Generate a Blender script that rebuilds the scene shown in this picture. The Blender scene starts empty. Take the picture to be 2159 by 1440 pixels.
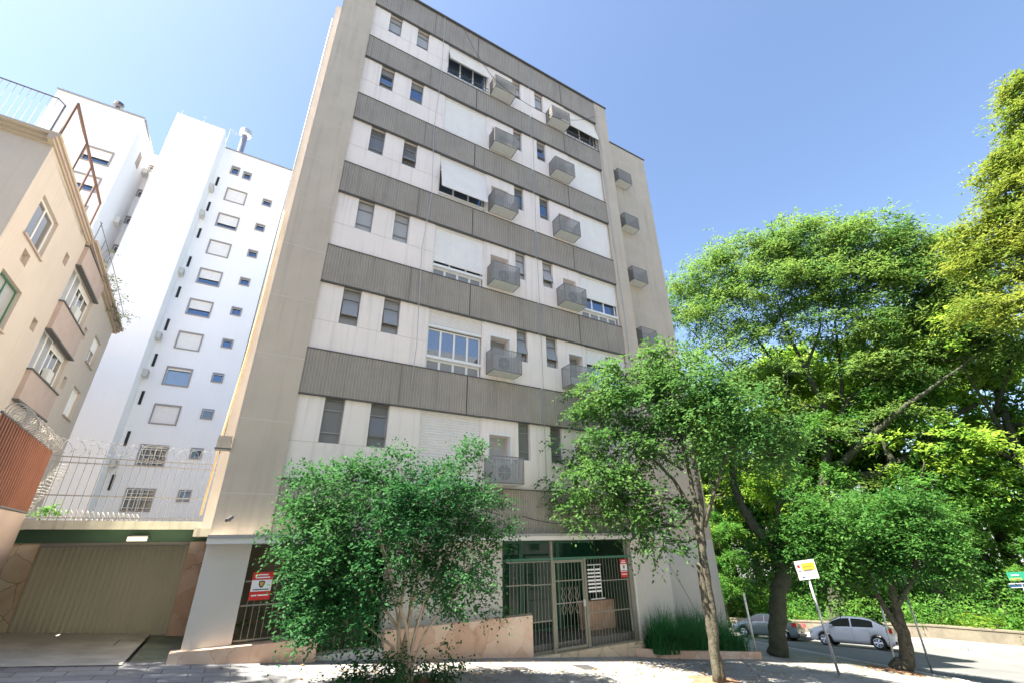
import bpy, bmesh, math, random
import numpy as np
from mathutils import Vector, Matrix
random.seed(7)
rad = math.radians
SC = bpy.context.scene
COL = SC.collection

# ------------------------------------------------------------------ camera
FPX = 921.81; CAM = Vector((0.0, -11.485, 0.0))
RT = Vector((0.865723, -0.500402, -0.011020)); UP = Vector((-0.198132, -0.362832, 0.910547)); FW = Vector((0.459638, 0.786098, 0.413258))
cd = bpy.data.cameras.new('camera'); cam = bpy.data.objects.new('camera', cd); COL.objects.link(cam)
cd.sensor_width = 36; cd.lens = FPX/2159*36; cd.clip_start = 0.05; cd.clip_end = 2000
m = Matrix((RT, UP, -FW)).transposed().to_4x4(); m.translation = CAM; cam.matrix_world = m
SC.camera = cam

# ------------------------------------------------------------------ light
SUN_AZ, SUN_EL = -86.0, 57.0          # azimuth from +Y towards +X
w = bpy.data.worlds.new('World'); SC.world = w; w.use_nodes = True
nt = w.node_tree; bg = nt.nodes['Background']
sky = nt.nodes.new('ShaderNodeTexSky'); sky.sky_type = 'NISHITA'; sky.sun_disc = False
sky.sun_elevation = rad(SUN_EL); sky.sun_rotation = rad(SUN_AZ); sky.air_density = 0.9; sky.dust_density = 1.1; sky.ozone_density = 1.3
nt.links.new(sky.outputs[0], bg.inputs[0]); bg.inputs[1].default_value = 0.068
sl = bpy.data.lights.new('sun', 'SUN'); sl.energy = 5.0; sl.angle = rad(0.5); sl.color = (1.0, 0.91, 0.76)
so = bpy.data.objects.new('sun', sl); COL.objects.link(so)
sd = Vector((math.sin(rad(SUN_AZ))*math.cos(rad(SUN_EL)), math.cos(rad(SUN_AZ))*math.cos(rad(SUN_EL)), math.sin(rad(SUN_EL))))
so.rotation_euler = sd.to_track_quat('Z', 'Y').to_euler(); so.location = (0, 0, 60)
SC.view_settings.view_transform = 'Standard'; SC.view_settings.look = 'None'
SC.view_settings.gamma = 1.0; SC.view_settings.exposure = 2.42
SC.render.resolution_x = 1024; SC.render.resolution_y = 682
SC.render.engine = 'CYCLES'

# ------------------------------------------------------------------ survey helpers (photo survey -> real coordinates)
def ray(px, py):
    a = (px-1079.5)/FPX; b = -(py-720)/FPX
    return RT*a + UP*b + FW
PL = None
def at(px, py, Y):
    """point seen at a photo position on the upright plane Y, or (PL set) on the upright plane facing the viewer through PL[0], shifted back by Y-PL[1]"""
    d = ray(px, py)
    if PL is None: return CAM + d*((Y-CAM.y)/d.y)
    n_ = Vector((PL[0][0]-CAM.x, PL[0][1]-CAM.y, 0)); L_ = n_.length; n_.normalize()
    return CAM + d*((L_+(Y-PL[1]))/d.dot(n_))
def ground(x, y):
    z = float(np.interp(x, [-14, 14, 33], [-0.6, -3.4, -5.64]))
    k = min(max((x-20)/4, 0), 1)
    return z - 0.07*min(max(y-3, 0), 14)*k
def atg(px, py, dz=0.0):
    d = ray(px, py); lo, hi = 1.0, 200.0
    for i in range(60):
        t = (lo+hi)/2; p = CAM+d*t
        if p.z > ground(p.x, p.y)+dz: lo = t
        else: hi = t
    return CAM+d*lo

# ------------------------------------------------------------------ mesh helpers
class MB:
    def __init__(s): s.v = []; s.f = []
    def quad(s, a, b, c, d):
        n = len(s.v); s.v += [tuple(a), tuple(b), tuple(c), tuple(d)]; s.f.append((n, n+1, n+2, n+3)); return s
    def poly(s, pts):
        n = len(s.v); s.v += [tuple(p) for p in pts]; s.f.append(tuple(range(n, n+len(pts)))); return s
    def box(s, x0, x1, y0, y1, z0, z1):
        if x0 > x1: x0, x1 = x1, x0
        if y0 > y1: y0, y1 = y1, y0
        if z0 > z1: z0, z1 = z1, z0
        n = len(s.v)
        s.v += [(x0, y0, z0), (x1, y0, z0), (x1, y1, z0), (x0, y1, z0), (x0, y0, z1), (x1, y0, z1), (x1, y1, z1), (x0, y1, z1)]
        for q in ((0, 3, 2, 1), (4, 5, 6, 7), (0, 1, 5, 4), (1, 2, 6, 5), (2, 3, 7, 6), (3, 0, 4, 7)): s.f.append(tuple(n+i for i in q))
        return s
    def prism(s, pts, axis, a, b):
        # pts: 2D polygon, extruded along axis from a to b
        def mk(p, t):
            return (t, p[0], p[1]) if axis == 'x' else ((p[0], t, p[1]) if axis == 'y' else (p[0], p[1], t))
        n = len(s.v); k = len(pts)
        s.v += [mk(p, a) for p in pts] + [mk(p, b) for p in pts]
        s.f.append(tuple(range(n+k-1, n-1, -1))); s.f.append(tuple(range(n+k, n+2*k)))
        for i in range(k): s.f.append((n+i, n+(i+1) % k, n+k+(i+1) % k, n+k+i))
        return s
    def tube(s, pts, r, sides=6, cap=True):
        pts = [Vector(p) for p in pts]
        rs = r if hasattr(r, '__len__') else [r]*len(pts)
        n0 = len(s.v); ref = Vector((0.31, 0.22, 0.92))
        for i, p in enumerate(pts):
            t = (pts[min(i+1, len(pts)-1)] - pts[max(i-1, 0)])
            if t.length < 1e-9: t = Vector((0, 0, 1))
            t.normalize()
            if abs(t.dot(ref)) > 0.95: ref = Vector((0.9, 0.1, -0.3))
            a = t.cross(ref).normalized(); b = t.cross(a)
            for k in range(sides):
                an = 2*math.pi*k/sides
                s.v.append(tuple(p + (a*math.cos(an)+b*math.sin(an))*rs[i]))
        for i in range(len(pts)-1):
            for k in range(sides):
                s.f.append((n0+i*sides+k, n0+i*sides+(k+1) % sides, n0+(i+1)*sides+(k+1) % sides, n0+(i+1)*sides+k))
        if cap:
            s.f.append(tuple(n0+k for k in range(sides))[::-1]); s.f.append(tuple(n0+(len(pts)-1)*sides+k for k in range(sides)))
        return s
    def cyl(s, p0, p1, r, sides=16): return s.tube([p0, p1], r, sides)
    def build(s, name, mat, parent=None, smooth=False, loc=None):
        me = bpy.data.meshes.new(name); me.from_pydata(s.v, [], s.f); me.update()
        if mat: me.materials.append(mat)
        if smooth:
            me.polygons.foreach_set('use_smooth', [True]*len(me.polygons))
        o = bpy.data.objects.new(name, me); COL.objects.link(o)
        if parent is not None: o.parent = parent
        if loc is not None: o.location = loc
        return o
def empty(name, loc=(0, 0, 0), rz=0.0):
    o = bpy.data.objects.new(name, None); COL.objects.link(o); o.location = loc; o.rotation_euler = (0, 0, rz); o.empty_display_size = 0.2
    return o
def tag(o, label=None, cat=None, group=None, kind=None):
    if label: o['label'] = label
    if cat: o['category'] = cat
    if group: o['group'] = group
    if kind: o['kind'] = kind
    return o
def copy_tree(o, parent=None):
    c = o.copy(); COL.objects.link(c)
    if parent is not None: c.parent = parent
    for ch in [x for x in bpy.data.objects if x.parent == o]: copy_tree(ch, c)
    return c

# ------------------------------------------------------------------ materials
def mat(name, col, rough=0.7, metal=0.0, spec=0.4, noise=None, bump=None, streak=0.0, coat=0.0):
    """noise=(scale, amount) broad mottling; bump=(scale, strength); streak = vertical grime"""
    M = bpy.data.materials.new(name); M.use_nodes = True; t = M.node_tree; b = t.nodes['Principled BSDF']
    b.inputs['Base Color'].default_value = (*col, 1); b.inputs['Roughness'].default_value = rough; b.inputs['Metallic'].default_value = metal
    b.inputs['Specular IOR Level'].default_value = spec; b.inputs['Coat Weight'].default_value = coat
    tc = t.nodes.new('ShaderNodeTexCoord'); src = None
    if noise:
        n = t.nodes.new('ShaderNodeTexNoise'); n.inputs['Scale'].default_value = noise[0]; n.inputs['Detail'].default_value = 8; n.inputs['Roughness'].default_value = 0.65
        t.links.new(tc.outputs['Object'], n.inputs['Vector'])
        r = t.nodes.new('ShaderNodeMapRange'); r.inputs[1].default_value = 0.3; r.inputs[2].default_value = 0.7
        r.inputs[3].default_value = 1-noise[1]; r.inputs[4].default_value = 1+noise[1]; t.links.new(n.outputs['Fac'], r.inputs[0])
        src = r.outputs[0]
    if streak:
        mp = t.nodes.new('ShaderNodeMapping'); mp.inputs['Scale'].default_value = (3.2, 3.2, 0.16); t.links.new(tc.outputs['Object'], mp.inputs[0])
        n2 = t.nodes.new('ShaderNodeTexNoise'); n2.inputs['Scale'].default_value = 2.2; n2.inputs['Detail'].default_value = 6; t.links.new(mp.outputs[0], n2.inputs['Vector'])
        r2 = t.nodes.new('ShaderNodeMapRange'); r2.inputs[1].default_value = 0.52; r2.inputs[2].default_value = 0.78; r2.inputs[3].default_value = 1; r2.inputs[4].default_value = 1-streak
        t.links.new(n2.outputs['Fac'], r2.inputs[0])
        if src is None: src = r2.outputs[0]
        else:
            mm = t.nodes.new('ShaderNodeMath'); mm.operation = 'MULTIPLY'; t.links.new(src, mm.inputs[0]); t.links.new(r2.outputs[0], mm.inputs[1]); src = mm.outputs[0]
    if src is not None:
        v = t.nodes.new('ShaderNodeVectorMath'); v.operation = 'SCALE'; v.inputs[0].default_value = col; t.links.new(src, v.inputs['Scale'])
        t.links.new(v.outputs[0], b.inputs['Base Color'])
    if bump:
        n3 = t.nodes.new('ShaderNodeTexNoise'); n3.inputs['Scale'].default_value = bump[0]; n3.inputs['Detail'].default_value = 6; t.links.new(tc.outputs['Object'], n3.inputs['Vector'])
        bp = t.nodes.new('ShaderNodeBump'); bp.inputs['Strength'].default_value = bump[1]; bp.inputs['Distance'].default_value = 0.02
        t.links.new(n3.outputs['Fac'], bp.inputs['Height']); t.links.new(bp.outputs[0], b.inputs['Normal'])
    return M
def leafmat(name, c1, c2, trans=0.35, tcol=None):
    M = bpy.data.materials.new(name); M.use_nodes = True; t = M.node_tree; b = t.nodes['Principled BSDF']
    g = t.nodes.new('ShaderNodeNewGeometry'); tc = t.nodes.new('ShaderNodeTexCoord')
    n = t.nodes.new('ShaderNodeTexNoise'); n.inputs['Scale'].default_value = 0.45; n.inputs['Detail'].default_value = 3; t.links.new(tc.outputs['Object'], n.inputs['Vector'])
    a = t.nodes.new('ShaderNodeMath'); a.operation = 'MULTIPLY_ADD'; a.inputs[1].default_value = 0.55; t.links.new(g.outputs['Random Per Island'], a.inputs[0])
    r = t.nodes.new('ShaderNodeMapRange'); r.inputs[1].default_value = 0.35; r.inputs[2].default_value = 0.65; r.inputs[3].default_value = 0; r.inputs[4].default_value = 0.45
    t.links.new(n.outputs['Fac'], r.inputs[0]); t.links.new(r.outputs[0], a.inputs[2])
    mx = t.nodes.new('ShaderNodeMix'); mx.data_type = 'RGBA'; mx.inputs[6].default_value = (*c1, 1); mx.inputs[7].default_value = (*c2, 1)
    t.links.new(a.outputs[0], mx.inputs[0]); t.links.new(mx.outputs[2], b.inputs['Base Color'])
    b.inputs['Roughness'].default_value = 0.62; b.inputs['Specular IOR Level'].default_value = 0.18
    tr = t.nodes.new('ShaderNodeBsdfTranslucent')
    hs = t.nodes.new('ShaderNodeHueSaturation'); hs.inputs['Value'].default_value = 1.6; hs.inputs['Hue'].default_value = 0.495; t.links.new(mx.outputs[2], hs.inputs['Color'])
    t.links.new(hs.outputs[0], tr.inputs['Color'])
    ms = t.nodes.new('ShaderNodeMixShader'); ms.inputs[0].default_value = trans
    t.links.new(b.outputs[0], ms.inputs[1]); t.links.new(tr.outputs[0], ms.inputs[2]); t.links.new(ms.outputs[0], t.nodes['Material Output'].inputs[0])
    return M
def cells(name, cols, scale, joint=(0.2, 0.15, 0.1), vec=(1, 1, 1), jw=0.03, rough=0.75, bump=0.4):
    """irregular stone slabs"""
    M = bpy.data.materials.new(name); M.use_nodes = True; t = M.node_tree; b = t.nodes['Principled BSDF']; b.inputs['Roughness'].default_value = rough
    tc = t.nodes.new('ShaderNodeTexCoord'); mp = t.nodes.new('ShaderNodeMapping'); mp.inputs['Scale'].default_value = vec; t.links.new(tc.outputs['Object'], mp.inputs[0])
    dn = t.nodes.new('ShaderNodeTexNoise'); dn.inputs['Scale'].default_value = 3.5; dn.inputs['Detail'].default_value = 5; t.links.new(tc.outputs['Object'], dn.inputs['Vector'])
    dv = t.nodes.new('ShaderNodeVectorMath'); dv.operation = 'MULTIPLY_ADD'; dv.inputs[1].default_value = (0.22, 0.22, 0.22); t.links.new(dn.outputs['Color'], dv.inputs[0]); t.links.new(mp.outputs[0], dv.inputs[2])
    vo = t.nodes.new('ShaderNodeTexVoronoi'); vo.inputs['Scale'].default_value = scale; t.links.new(dv.outputs[0], vo.inputs['Vector'])
    ve = t.nodes.new('ShaderNodeTexVoronoi'); ve.feature = 'DISTANCE_TO_EDGE'; ve.inputs['Scale'].default_value = scale; t.links.new(dv.outputs[0], ve.inputs['Vector'])
    cr = t.nodes.new('ShaderNodeValToRGB'); cr.color_ramp.interpolation = 'EASE'
    els = cr.color_ramp.elements
    for i, c in enumerate(cols):
        p = i/(len(cols)-1)
        e = els[i] if i < 2 else els.new(p)
        e.position = p; e.color = (*c, 1)
    els[1].position = 1/(len(cols)-1)
    sp = t.nodes.new('ShaderNodeSeparateColor'); t.links.new(vo.outputs['Color'], sp.inputs[0])
    n = t.nodes.new('ShaderNodeTexNoise'); n.inputs['Scale'].default_value = 2.6; n.inputs['Detail'].default_value = 8; n.inputs['Distortion'].default_value = 1.2; t.links.new(tc.outputs['Object'], n.inputs['Vector'])
    ma = t.nodes.new('ShaderNodeMath'); ma.operation = 'MULTIPLY_ADD'; ma.inputs[1].default_value = 0.9; t.links.new(n.outputs['Fac'], ma.inputs[0])
    mb_ = t.nodes.new('ShaderNodeMath'); mb_.operation = 'MULTIPLY_ADD'; mb_.inputs[1].default_value = 0.55; mb_.inputs[2].default_value = -0.2; t.links.new(sp.outputs[0], mb_.inputs[0]); t.links.new(mb_.outputs[0], ma.inputs[2])
    t.links.new(ma.outputs[0], cr.inputs[0])
    st = t.nodes.new('ShaderNodeMapRange'); st.inputs[1].default_value = 0; st.inputs[2].default_value = jw; t.links.new(ve.outputs[0], st.inputs[0])
    mx = t.nodes.new('ShaderNodeMix'); mx.data_type = 'RGBA'; mx.inputs[6].default_value = (*joint, 1); t.links.new(st.outputs[0], mx.inputs[0]); t.links.new(cr.outputs[0], mx.inputs[7])
    t.links.new(mx.outputs[2], b.inputs['Base Color'])
    bp = t.nodes.new('ShaderNodeBump'); bp.inputs['Strength'].default_value = bump; bp.inputs['Distance'].default_value = 0.02; t.links.new(st.outputs[0], bp.inputs['Height']); t.links.new(bp.outputs[0], b.inputs['Normal'])
    return M
def bricks(name, c1, c2, mortar, scale, bw, bh, rot=0.0, offset=0.5, msize=0.015):
    M = bpy.data.materials.new(name); M.use_nodes = True; t = M.node_tree; b = t.nodes['Principled BSDF']; b.inputs['Roughness'].default_value = 0.8
    tc = t.nodes.new('ShaderNodeTexCoord'); mp = t.nodes.new('ShaderNodeMapping'); mp.inputs['Rotation'].default_value = (0, 0, rot); t.links.new(tc.outputs['Object'], mp.inputs[0])
    br = t.nodes.new('ShaderNodeTexBrick'); br.inputs['Scale'].default_value = scale; br.inputs['Brick Width'].default_value = bw; br.inputs['Row Height'].default_value = bh; br.offset = offset
    br.inputs['Mortar Size'].default_value = msize; br.inputs['Mortar Smooth'].default_value = 0.2; br.inputs['Color1'].default_value = (*c1, 1); br.inputs['Color2'].default_value = (*c2, 1); br.inputs['Mortar'].default_value = (*mortar, 1)
    t.links.new(mp.outputs[0], br.inputs['Vector'])
    n = t.nodes.new('ShaderNodeTexNoise'); n.inputs['Scale'].default_value = 1.3; n.inputs['Detail'].default_value = 9; n.inputs['Roughness'].default_value = 0.7; t.links.new(tc.outputs['Object'], n.inputs['Vector'])
    r = t.nodes.new('ShaderNodeMapRange'); r.inputs[1].default_value = 0.3; r.inputs[2].default_value = 0.7; r.inputs[3].default_value = 0.72; r.inputs[4].default_value = 1.2; t.links.new(n.outputs['Fac'], r.inputs[0])
    v = t.nodes.new('ShaderNodeVectorMath'); v.operation = 'SCALE'; t.links.new(br.outputs['Color'], v.inputs[0]); t.links.new(r.outputs[0], v.inputs['Scale']); t.links.new(v.outputs[0], b.inputs['Base Color'])
    bp = t.nodes.new('ShaderNodeBump'); bp.inputs['Strength'].default_value = 0.3; bp.inputs['Distance'].default_value = 0.01; bp.invert = True; t.links.new(br.outputs['Fac'], bp.inputs['Height']); t.links.new(bp.outputs[0], b.inputs['Normal'])
    return M

M = {}
M['pier'] = mat('beige_render', (0.55, 0.465, 0.365), 0.9, noise=(0.9, 0.08), bump=(60, 0.25), streak=0.16)
M['joint'] = mat('render_joint', (0.60, 0.54, 0.46), 0.9)
M['wall'] = mat('cream_wall', (0.87, 0.765, 0.68), 0.85, noise=(0.8, 0.05), bump=(45, 0.12), streak=0.20)
M['wallgrey'] = mat('side_wall', (0.50, 0.485, 0.46), 0.9, noise=(1.2, 0.08), streak=0.2)
M['metal_band'] = mat('corrugated_sheet', (0.37, 0.325, 0.27), 0.6, 0.0, noise=(1.1, 0.10), streak=0.20)
M['dark_trim'] = mat('dark_trim', (0.10, 0.095, 0.09), 0.6)
M['trim'] = mat('grey_trim', (0.36, 0.345, 0.33), 0.55, 0.2)
M['alu'] = mat('aluminium_frame', (0.30, 0.29, 0.28), 0.4, 0.4)
M['white'] = mat('white_paint', (0.82, 0.80, 0.77), 0.55, noise=(3, 0.03))
M['shutter'] = mat('white_shutter', (0.88, 0.845, 0.80), 0.5, noise=(2.2, 0.04), streak=0.05)
M['shutter2'] = mat('cream_shutter', (0.80, 0.73, 0.665), 0.6, noise=(2.2, 0.05), streak=0.06)
M['glass'] = mat('window_glass', (0.32, 0.33, 0.34), 0.04, 0.85, 0.9)
M['glass_frost'] = mat('frosted_glass', (0.30, 0.30, 0.29), 0.22, 0.0, 0.8)
M['glass_frost2'] = mat('frosted_glass_dark', (0.17, 0.17, 0.165), 0.15, 0.0, 0.8)
M['glass_frost3'] = mat('frosted_glass_pale', (0.42, 0.41, 0.39), 0.3, 0.0, 0.7)
M['glass_blue'] = mat('blue_glass', (0.16, 0.22, 0.30), 0.04, 0.8, 0.9)
M['glass_green'] = mat('green_glass', (0.012, 0.06, 0.035), 0.05, 0.0, 0.5)
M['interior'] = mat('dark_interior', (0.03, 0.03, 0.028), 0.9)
M['green_frame'] = mat('green_frame', (0.05, 0.16, 0.10), 0.5)
M['cage'] = mat('galvanised_wire', (0.36, 0.35, 0.335), 0.6, 0.0)
M['cageframe'] = mat('cage_frame_paint', (0.20, 0.195, 0.19), 0.6)
M['tray'] = mat('tray_sheet', (0.62, 0.62, 0.62), 0.5, 0.1, noise=(6, 0.08))
M['ac'] = mat('ac_casing', (0.62, 0.61, 0.58), 0.5, noise=(7, 0.05))
M['acdark'] = mat('ac_dark', (0.07, 0.07, 0.07), 0.6)
M['canopy'] = mat('canopy_render', (0.68, 0.66, 0.62), 0.8, noise=(1.5, 0.06))
M['column'] = mat('column_paint', (0.57, 0.545, 0.49), 0.8, noise=(1.0, 0.05), bump=(50, 0.1))
M['stone'] = cells('sandstone_cladding', [(0.50, 0.30, 0.20), (0.62, 0.41, 0.29), (0.70, 0.51, 0.38), (0.74, 0.60, 0.46)], 1.9, (0.42, 0.26, 0.17), (1, 1, 0.8), 0.008)
M['stone2'] = cells('ochre_cladding', [(0.50, 0.36, 0.22), (0.62, 0.50, 0.34), (0.70, 0.62, 0.46)], 2.0, (0.3, 0.22, 0.14), (1, 1, 1.0), 0.02)
M['tiles'] = bricks('sidewalk_stone_tiles', (0.19, 0.195, 0.21), (0.29, 0.295, 0.31), (0.12, 0.12, 0.13), 1.0, 0.62, 0.31, 0.0, 0.37, 0.012)
M['slabs'] = bricks('concrete_slabs', (0.23, 0.225, 0.22), (0.285, 0.28, 0.275), (0.14, 0.135, 0.13), 1.0, 1.5, 1.25, 0.0, 0.0, 0.01)
M['concrete'] = mat('driveway_concrete', (0.47, 0.46, 0.42), 0.9, noise=(1.3, 0.30), bump=(14, 0.35))
M['mossy'] = mat('mossy_concrete', (0.20, 0.23, 0.17), 0.9, noise=(2.0, 0.35), bump=(14, 0.35))
M['asphalt'] = mat('asphalt', (0.13, 0.137, 0.14), 0.9, noise=(0.7, 0.20), bump=(90, 0.3))
M['kerb'] = mat('kerb_stone', (0.40, 0.38, 0.36), 0.85, noise=(2, 0.15))
M['soil'] = mat('red_soil', (0.23, 0.13, 0.08), 1.0, noise=(6, 0.3), bump=(20, 0.5))
M['parkfloor'] = mat('park_ground', (0.10, 0.13, 0.05), 1.0, noise=(0.9, 0.5), bump=(6, 0.5))
M['tower'] = mat('white_tower_paint', (0.93, 0.92, 0.92), 0.85, noise=(0.25, 0.025), streak=0.03)
M['towertrim'] = mat('tower_window_frame', (0.36, 0.32, 0.30), 0.7)
M['beige'] = mat('peach_render', (0.50, 0.435, 0.375), 0.9, noise=(0.6, 0.05), bump=(30, 0.2), streak=0.10)
M['cornice'] = mat('cornice', (0.42, 0.34, 0.25), 0.8)
M['panel'] = mat('mauve_panel', (0.42, 0.33, 0.29), 0.8, noise=(1.5, 0.08))
M['rust'] = mat('rust_sheet', (0.22, 0.085, 0.05), 0.7, 0.0, noise=(1.6, 0.15), streak=0.25)
M['rustframe'] = mat('rusty_steel', (0.12, 0.07, 0.055), 0.7)
M['steel'] = mat('galvanised_steel', (0.50, 0.50, 0.50), 0.45, 0.5)
M['wirepale'] = mat('pale_wire', (0.34, 0.32, 0.30), 0.6)
M['wire'] = mat('weathered_wire', (0.26, 0.25, 0.24), 0.7)
M['darksteel'] = mat('dark_steel', (0.10, 0.10, 0.11), 0.5, 0.3)
M['gate'] = mat('gate_paint', (0.23, 0.225, 0.175), 0.5, 0.1, noise=(5, 0.1))
M['garage_door'] = mat('garage_door_sheet', (0.56, 0.53, 0.40), 0.5, 0.0, noise=(0.9, 0.06), streak=0.1)
M['darkgreen'] = mat('dark_green_paint', (0.025, 0.065, 0.040), 0.6, noise=(2, 0.1))
M['slabedge'] = mat('stained_slab', (0.42, 0.42, 0.37), 0.9, noise=(2.5, 0.22), streak=0.45)
M['ochre'] = mat('ochre_pipe', (0.50, 0.39, 0.24), 0.6, noise=(3, 0.15))
M['bark'] = mat('bark_grey', (0.060, 0.056, 0.040), 0.95, noise=(9, 0.6), bump=(26, 1.0))
M['bark_pale'] = mat('bark_pale', (0.46, 0.37, 0.27), 0.85, noise=(7, 0.25), bump=(14, 0.5))
M['bark_dark'] = mat('bark_mossy', (0.042, 0.048, 0.030), 0.95, noise=(5, 0.4), bump=(12, 0.9))
M['red'] = mat('red_sign', (0.62, 0.03, 0.025), 0.4)
M['signwhite'] = mat('sign_white', (0.80, 0.80, 0.80), 0.4)
M['yellow'] = mat('sign_yellow', (0.78, 0.50, 0.05), 0.4)
M['signgreen'] = mat('sign_green', (0.03, 0.42, 0.24), 0.4)
M['signlime'] = mat('sign_lime', (0.38, 0.50, 0.14), 0.4)
M['signblue'] = mat('sign_blue', (0.02, 0.09, 0.22), 0.4)
M['gold'] = mat('emblem_gold', (0.55, 0.36, 0.08), 0.4)
M['black'] = mat('black', (0.02, 0.02, 0.02), 0.5)
M['parkwall'] = mat('park_wall', (0.15, 0.135, 0.105), 0.9, noise=(1.5, 0.25), bump=(10, 0.5))
M['carwhite'] = mat('silver_white_car_paint', (0.68, 0.69, 0.71), 0.3, 0.0, 0.5, coat=0.8)
M['cargrey'] = mat('grey_green_car_paint', (0.22, 0.27, 0.27), 0.25, 0.35, 0.5, coat=0.8)
M['carglass'] = mat('car_glass', (0.012, 0.018, 0.018), 0.04, 0, 0.9)
M['tyre'] = mat('tyre', (0.025, 0.025, 0.025), 0.85)
M['rim'] = mat('alloy_rim', (0.62, 0.63, 0.65), 0.3, 0.7)
M['tail'] = mat('tail_lamp', (0.50, 0.02, 0.02), 0.15, coat=0.8)
M['lamp'] = mat('lamp_glass', (0.75, 0.76, 0.78), 0.15, coat=0.8)
L = {}
L['myrtle'] = leafmat('leaf_myrtle', (0.011, 0.075, 0.025), (0.060, 0.165, 0.045), 0.36)
L['street'] = leafmat('leaf_street', (0.022, 0.095, 0.028), (0.110, 0.210, 0.048), 0.44)
L['park'] = leafmat('leaf_park', (0.030, 0.110, 0.032), (0.175, 0.260, 0.050), 0.48)
L['corner'] = leafmat('leaf_corner', (0.015, 0.090, 0.020), (0.090, 0.205, 0.036), 0.44)
L['bright'] = leafmat('leaf_bright', (0.070, 0.195, 0.024), (0.300, 0.410, 0.055), 0.55)
L['yellow'] = leafmat('leaf_yellowish', (0.060, 0.130, 0.020), (0.250, 0.285, 0.045), 0.42)
L['under'] = leafmat('leaf_under', (0.024, 0.120, 0.022), (0.130, 0.260, 0.042), 0.45)
L['grass'] = leafmat('leaf_grass', (0.018, 0.120, 0.040), (0.070, 0.230, 0.070), 0.35)
L['roof'] = leafmat('leaf_roof', (0.060, 0.100, 0.040), (0.130, 0.160, 0.080), 0.2)

# ------------------------------------------------------------------ ground, road, pavements
def sheet(name, xs, ys, zf, m_, kind='structure', thick=0.0):
    b = MB(); nx, ny = len(xs), len(ys)
    b.v = [(x, y, zf(x, y)) for x in xs for y in ys]
    b.f = [(i*ny+j, (i+1)*ny+j, (i+1)*ny+j+1, i*ny+j+1) for i in range(nx-1) for j in range(ny-1)]
    if thick:
        def skirt(idx):
            for a, c in zip(idx[:-1], idx[1:]):
                p, q = b.v[a], b.v[c]; b.quad(p, (p[0], p[1], p[2]-thick), (q[0], q[1], q[2]-thick), q)
        skirt([i*ny for i in range(nx)]); skirt([i*ny+ny-1 for i in range(nx)][::-1])
        skirt(list(range(ny))[::-1]); skirt([(nx-1)*ny+j for j in range(ny)])
    o = b.build(name, m_); o['kind'] = kind; return o
fr = lambda a, b_, n: [a+(b_-a)*i/n for i in range(n+1)]
gx = [-400, -150, -60, -30, -14, 0, 14] + fr(15, 33, 18) + [40, 60, 120, 400]
gy = [-300, -120, -60, -30, -15, -8, 0] + fr(1, 17, 16) + [24, 40, 80, 200, 400]
sheet('road', gx, gy, lambda x, y: ground(x, y)-0.14, M['asphalt'])
KX = 20.9                                                        # kerb of the cross street
sheet('sidewalk_tiles', fr(-30, 4.1, 12), [-4.3, -2, -0.27, 0.06], lambda x, y: ground(x, y), M['tiles'], thick=0.13)
sheet('sidewalk', fr(4.1, 14, 10)+fr(14.5, KX, 8)[0:], [-4.3, -2, -0.1, 0.06], lambda x, y: ground(x, y), M['slabs'], thick=0.13)
sheet('sidewalk_side', fr(16.55, KX, 6), [0.06, 3]+fr(4, 17, 13)+[40], lambda x, y: ground(x, y), M['slabs'], thick=0.13)
kb = MB()
for i in range(30):
    x0 = -30+i*1.7; x1 = min(x0+1.68, KX+0.14)
    if x0 > KX: break
    z0, z1 = ground(x0, -4), ground(x1, -4)
    kb.v += [(x0, -4.46, z0-0.2), (x1, -4.46, z1-0.2), (x1, -4.31, z1-0.2), (x0, -4.31, z0-0.2), (x0, -4.46, z0+0.004), (x1, -4.46, z1+0.004), (x1, -4.31, z1+0.004), (x0, -4.31, z0+0.004)]
    n = len(kb.v)-8; kb.f += [tuple(n+k for k in q) for q in ((0, 3, 2, 1), (4, 5, 6, 7), (0, 1, 5, 4), (1, 2, 6, 5), (2, 3, 7, 6), (3, 0, 4, 7))]
for i in range(24):
    y0 = -4.3+i*1.7; y1 = y0+1.68
    z0, z1 = ground(KX, y0), ground(KX, y1)
    kb.v += [(KX+0.01, y0, z0-0.2), (KX+0.16, y0, z0-0.2), (KX+0.16, y1, z1-0.2), (KX+0.01, y1, z1-0.2), (KX+0.01, y0, z0+0.004), (KX+0.16, y0, z0+0.004), (KX+0.16, y1, z1+0.004), (KX+0.01, y1, z1+0.004)]
    n = len(kb.v)-8; kb.f += [tuple(n+k for k in q) for q in ((0, 3, 2, 1), (4, 5, 6, 7), (0, 1, 5, 4), (1, 2, 6, 5), (2, 3, 7, 6), (3, 0, 4, 7))]
kb.build('kerb', M['kerb'])['kind'] = 'structure'
# driveway to the garage, with a mossy gutter slab at its right
sheet('driveway', [-6.2, -3, -1.25], [-0.27, 1.2, 2.98], lambda x, y: ground(x, 0)+0.012+0.0*y, M['concrete'])
sheet('driveway_gutter', [-1.2, -0.5], [-0.27, 1.2, 2.98], lambda x, y: ground(x, 0)-0.02, M['mossy'])
def cover(cx, cy, w_, d_, label):
    b = MB(); z = [ground(x, 0)+0.006 for x in (cx-w_/2, cx+w_/2)]
    x0, x1, y0, y1 = cx-w_/2, cx+w_/2, cy-d_/2, cy+d_/2
    b.quad((x0, y0, z[0]), (x1, y0, z[1]), (x1, y1, z[1]), (x0, y1, z[0]))
    t = empty('manhole_cover', (0, 0, 0)); b.build('rim', M['kerb'], t)
    b = MB(); s = 0.04; b.quad((x0+s, y0+s, z[0]+0.003), (x1-s, y0+s, z[1]+0.001), (x1-s, y1-s, z[1]+0.001), (x0+s, y1-s, z[0]+0.003)); b.build('lid', M['darksteel'], t)
    tag(t, label, 'manhole cover')
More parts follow.
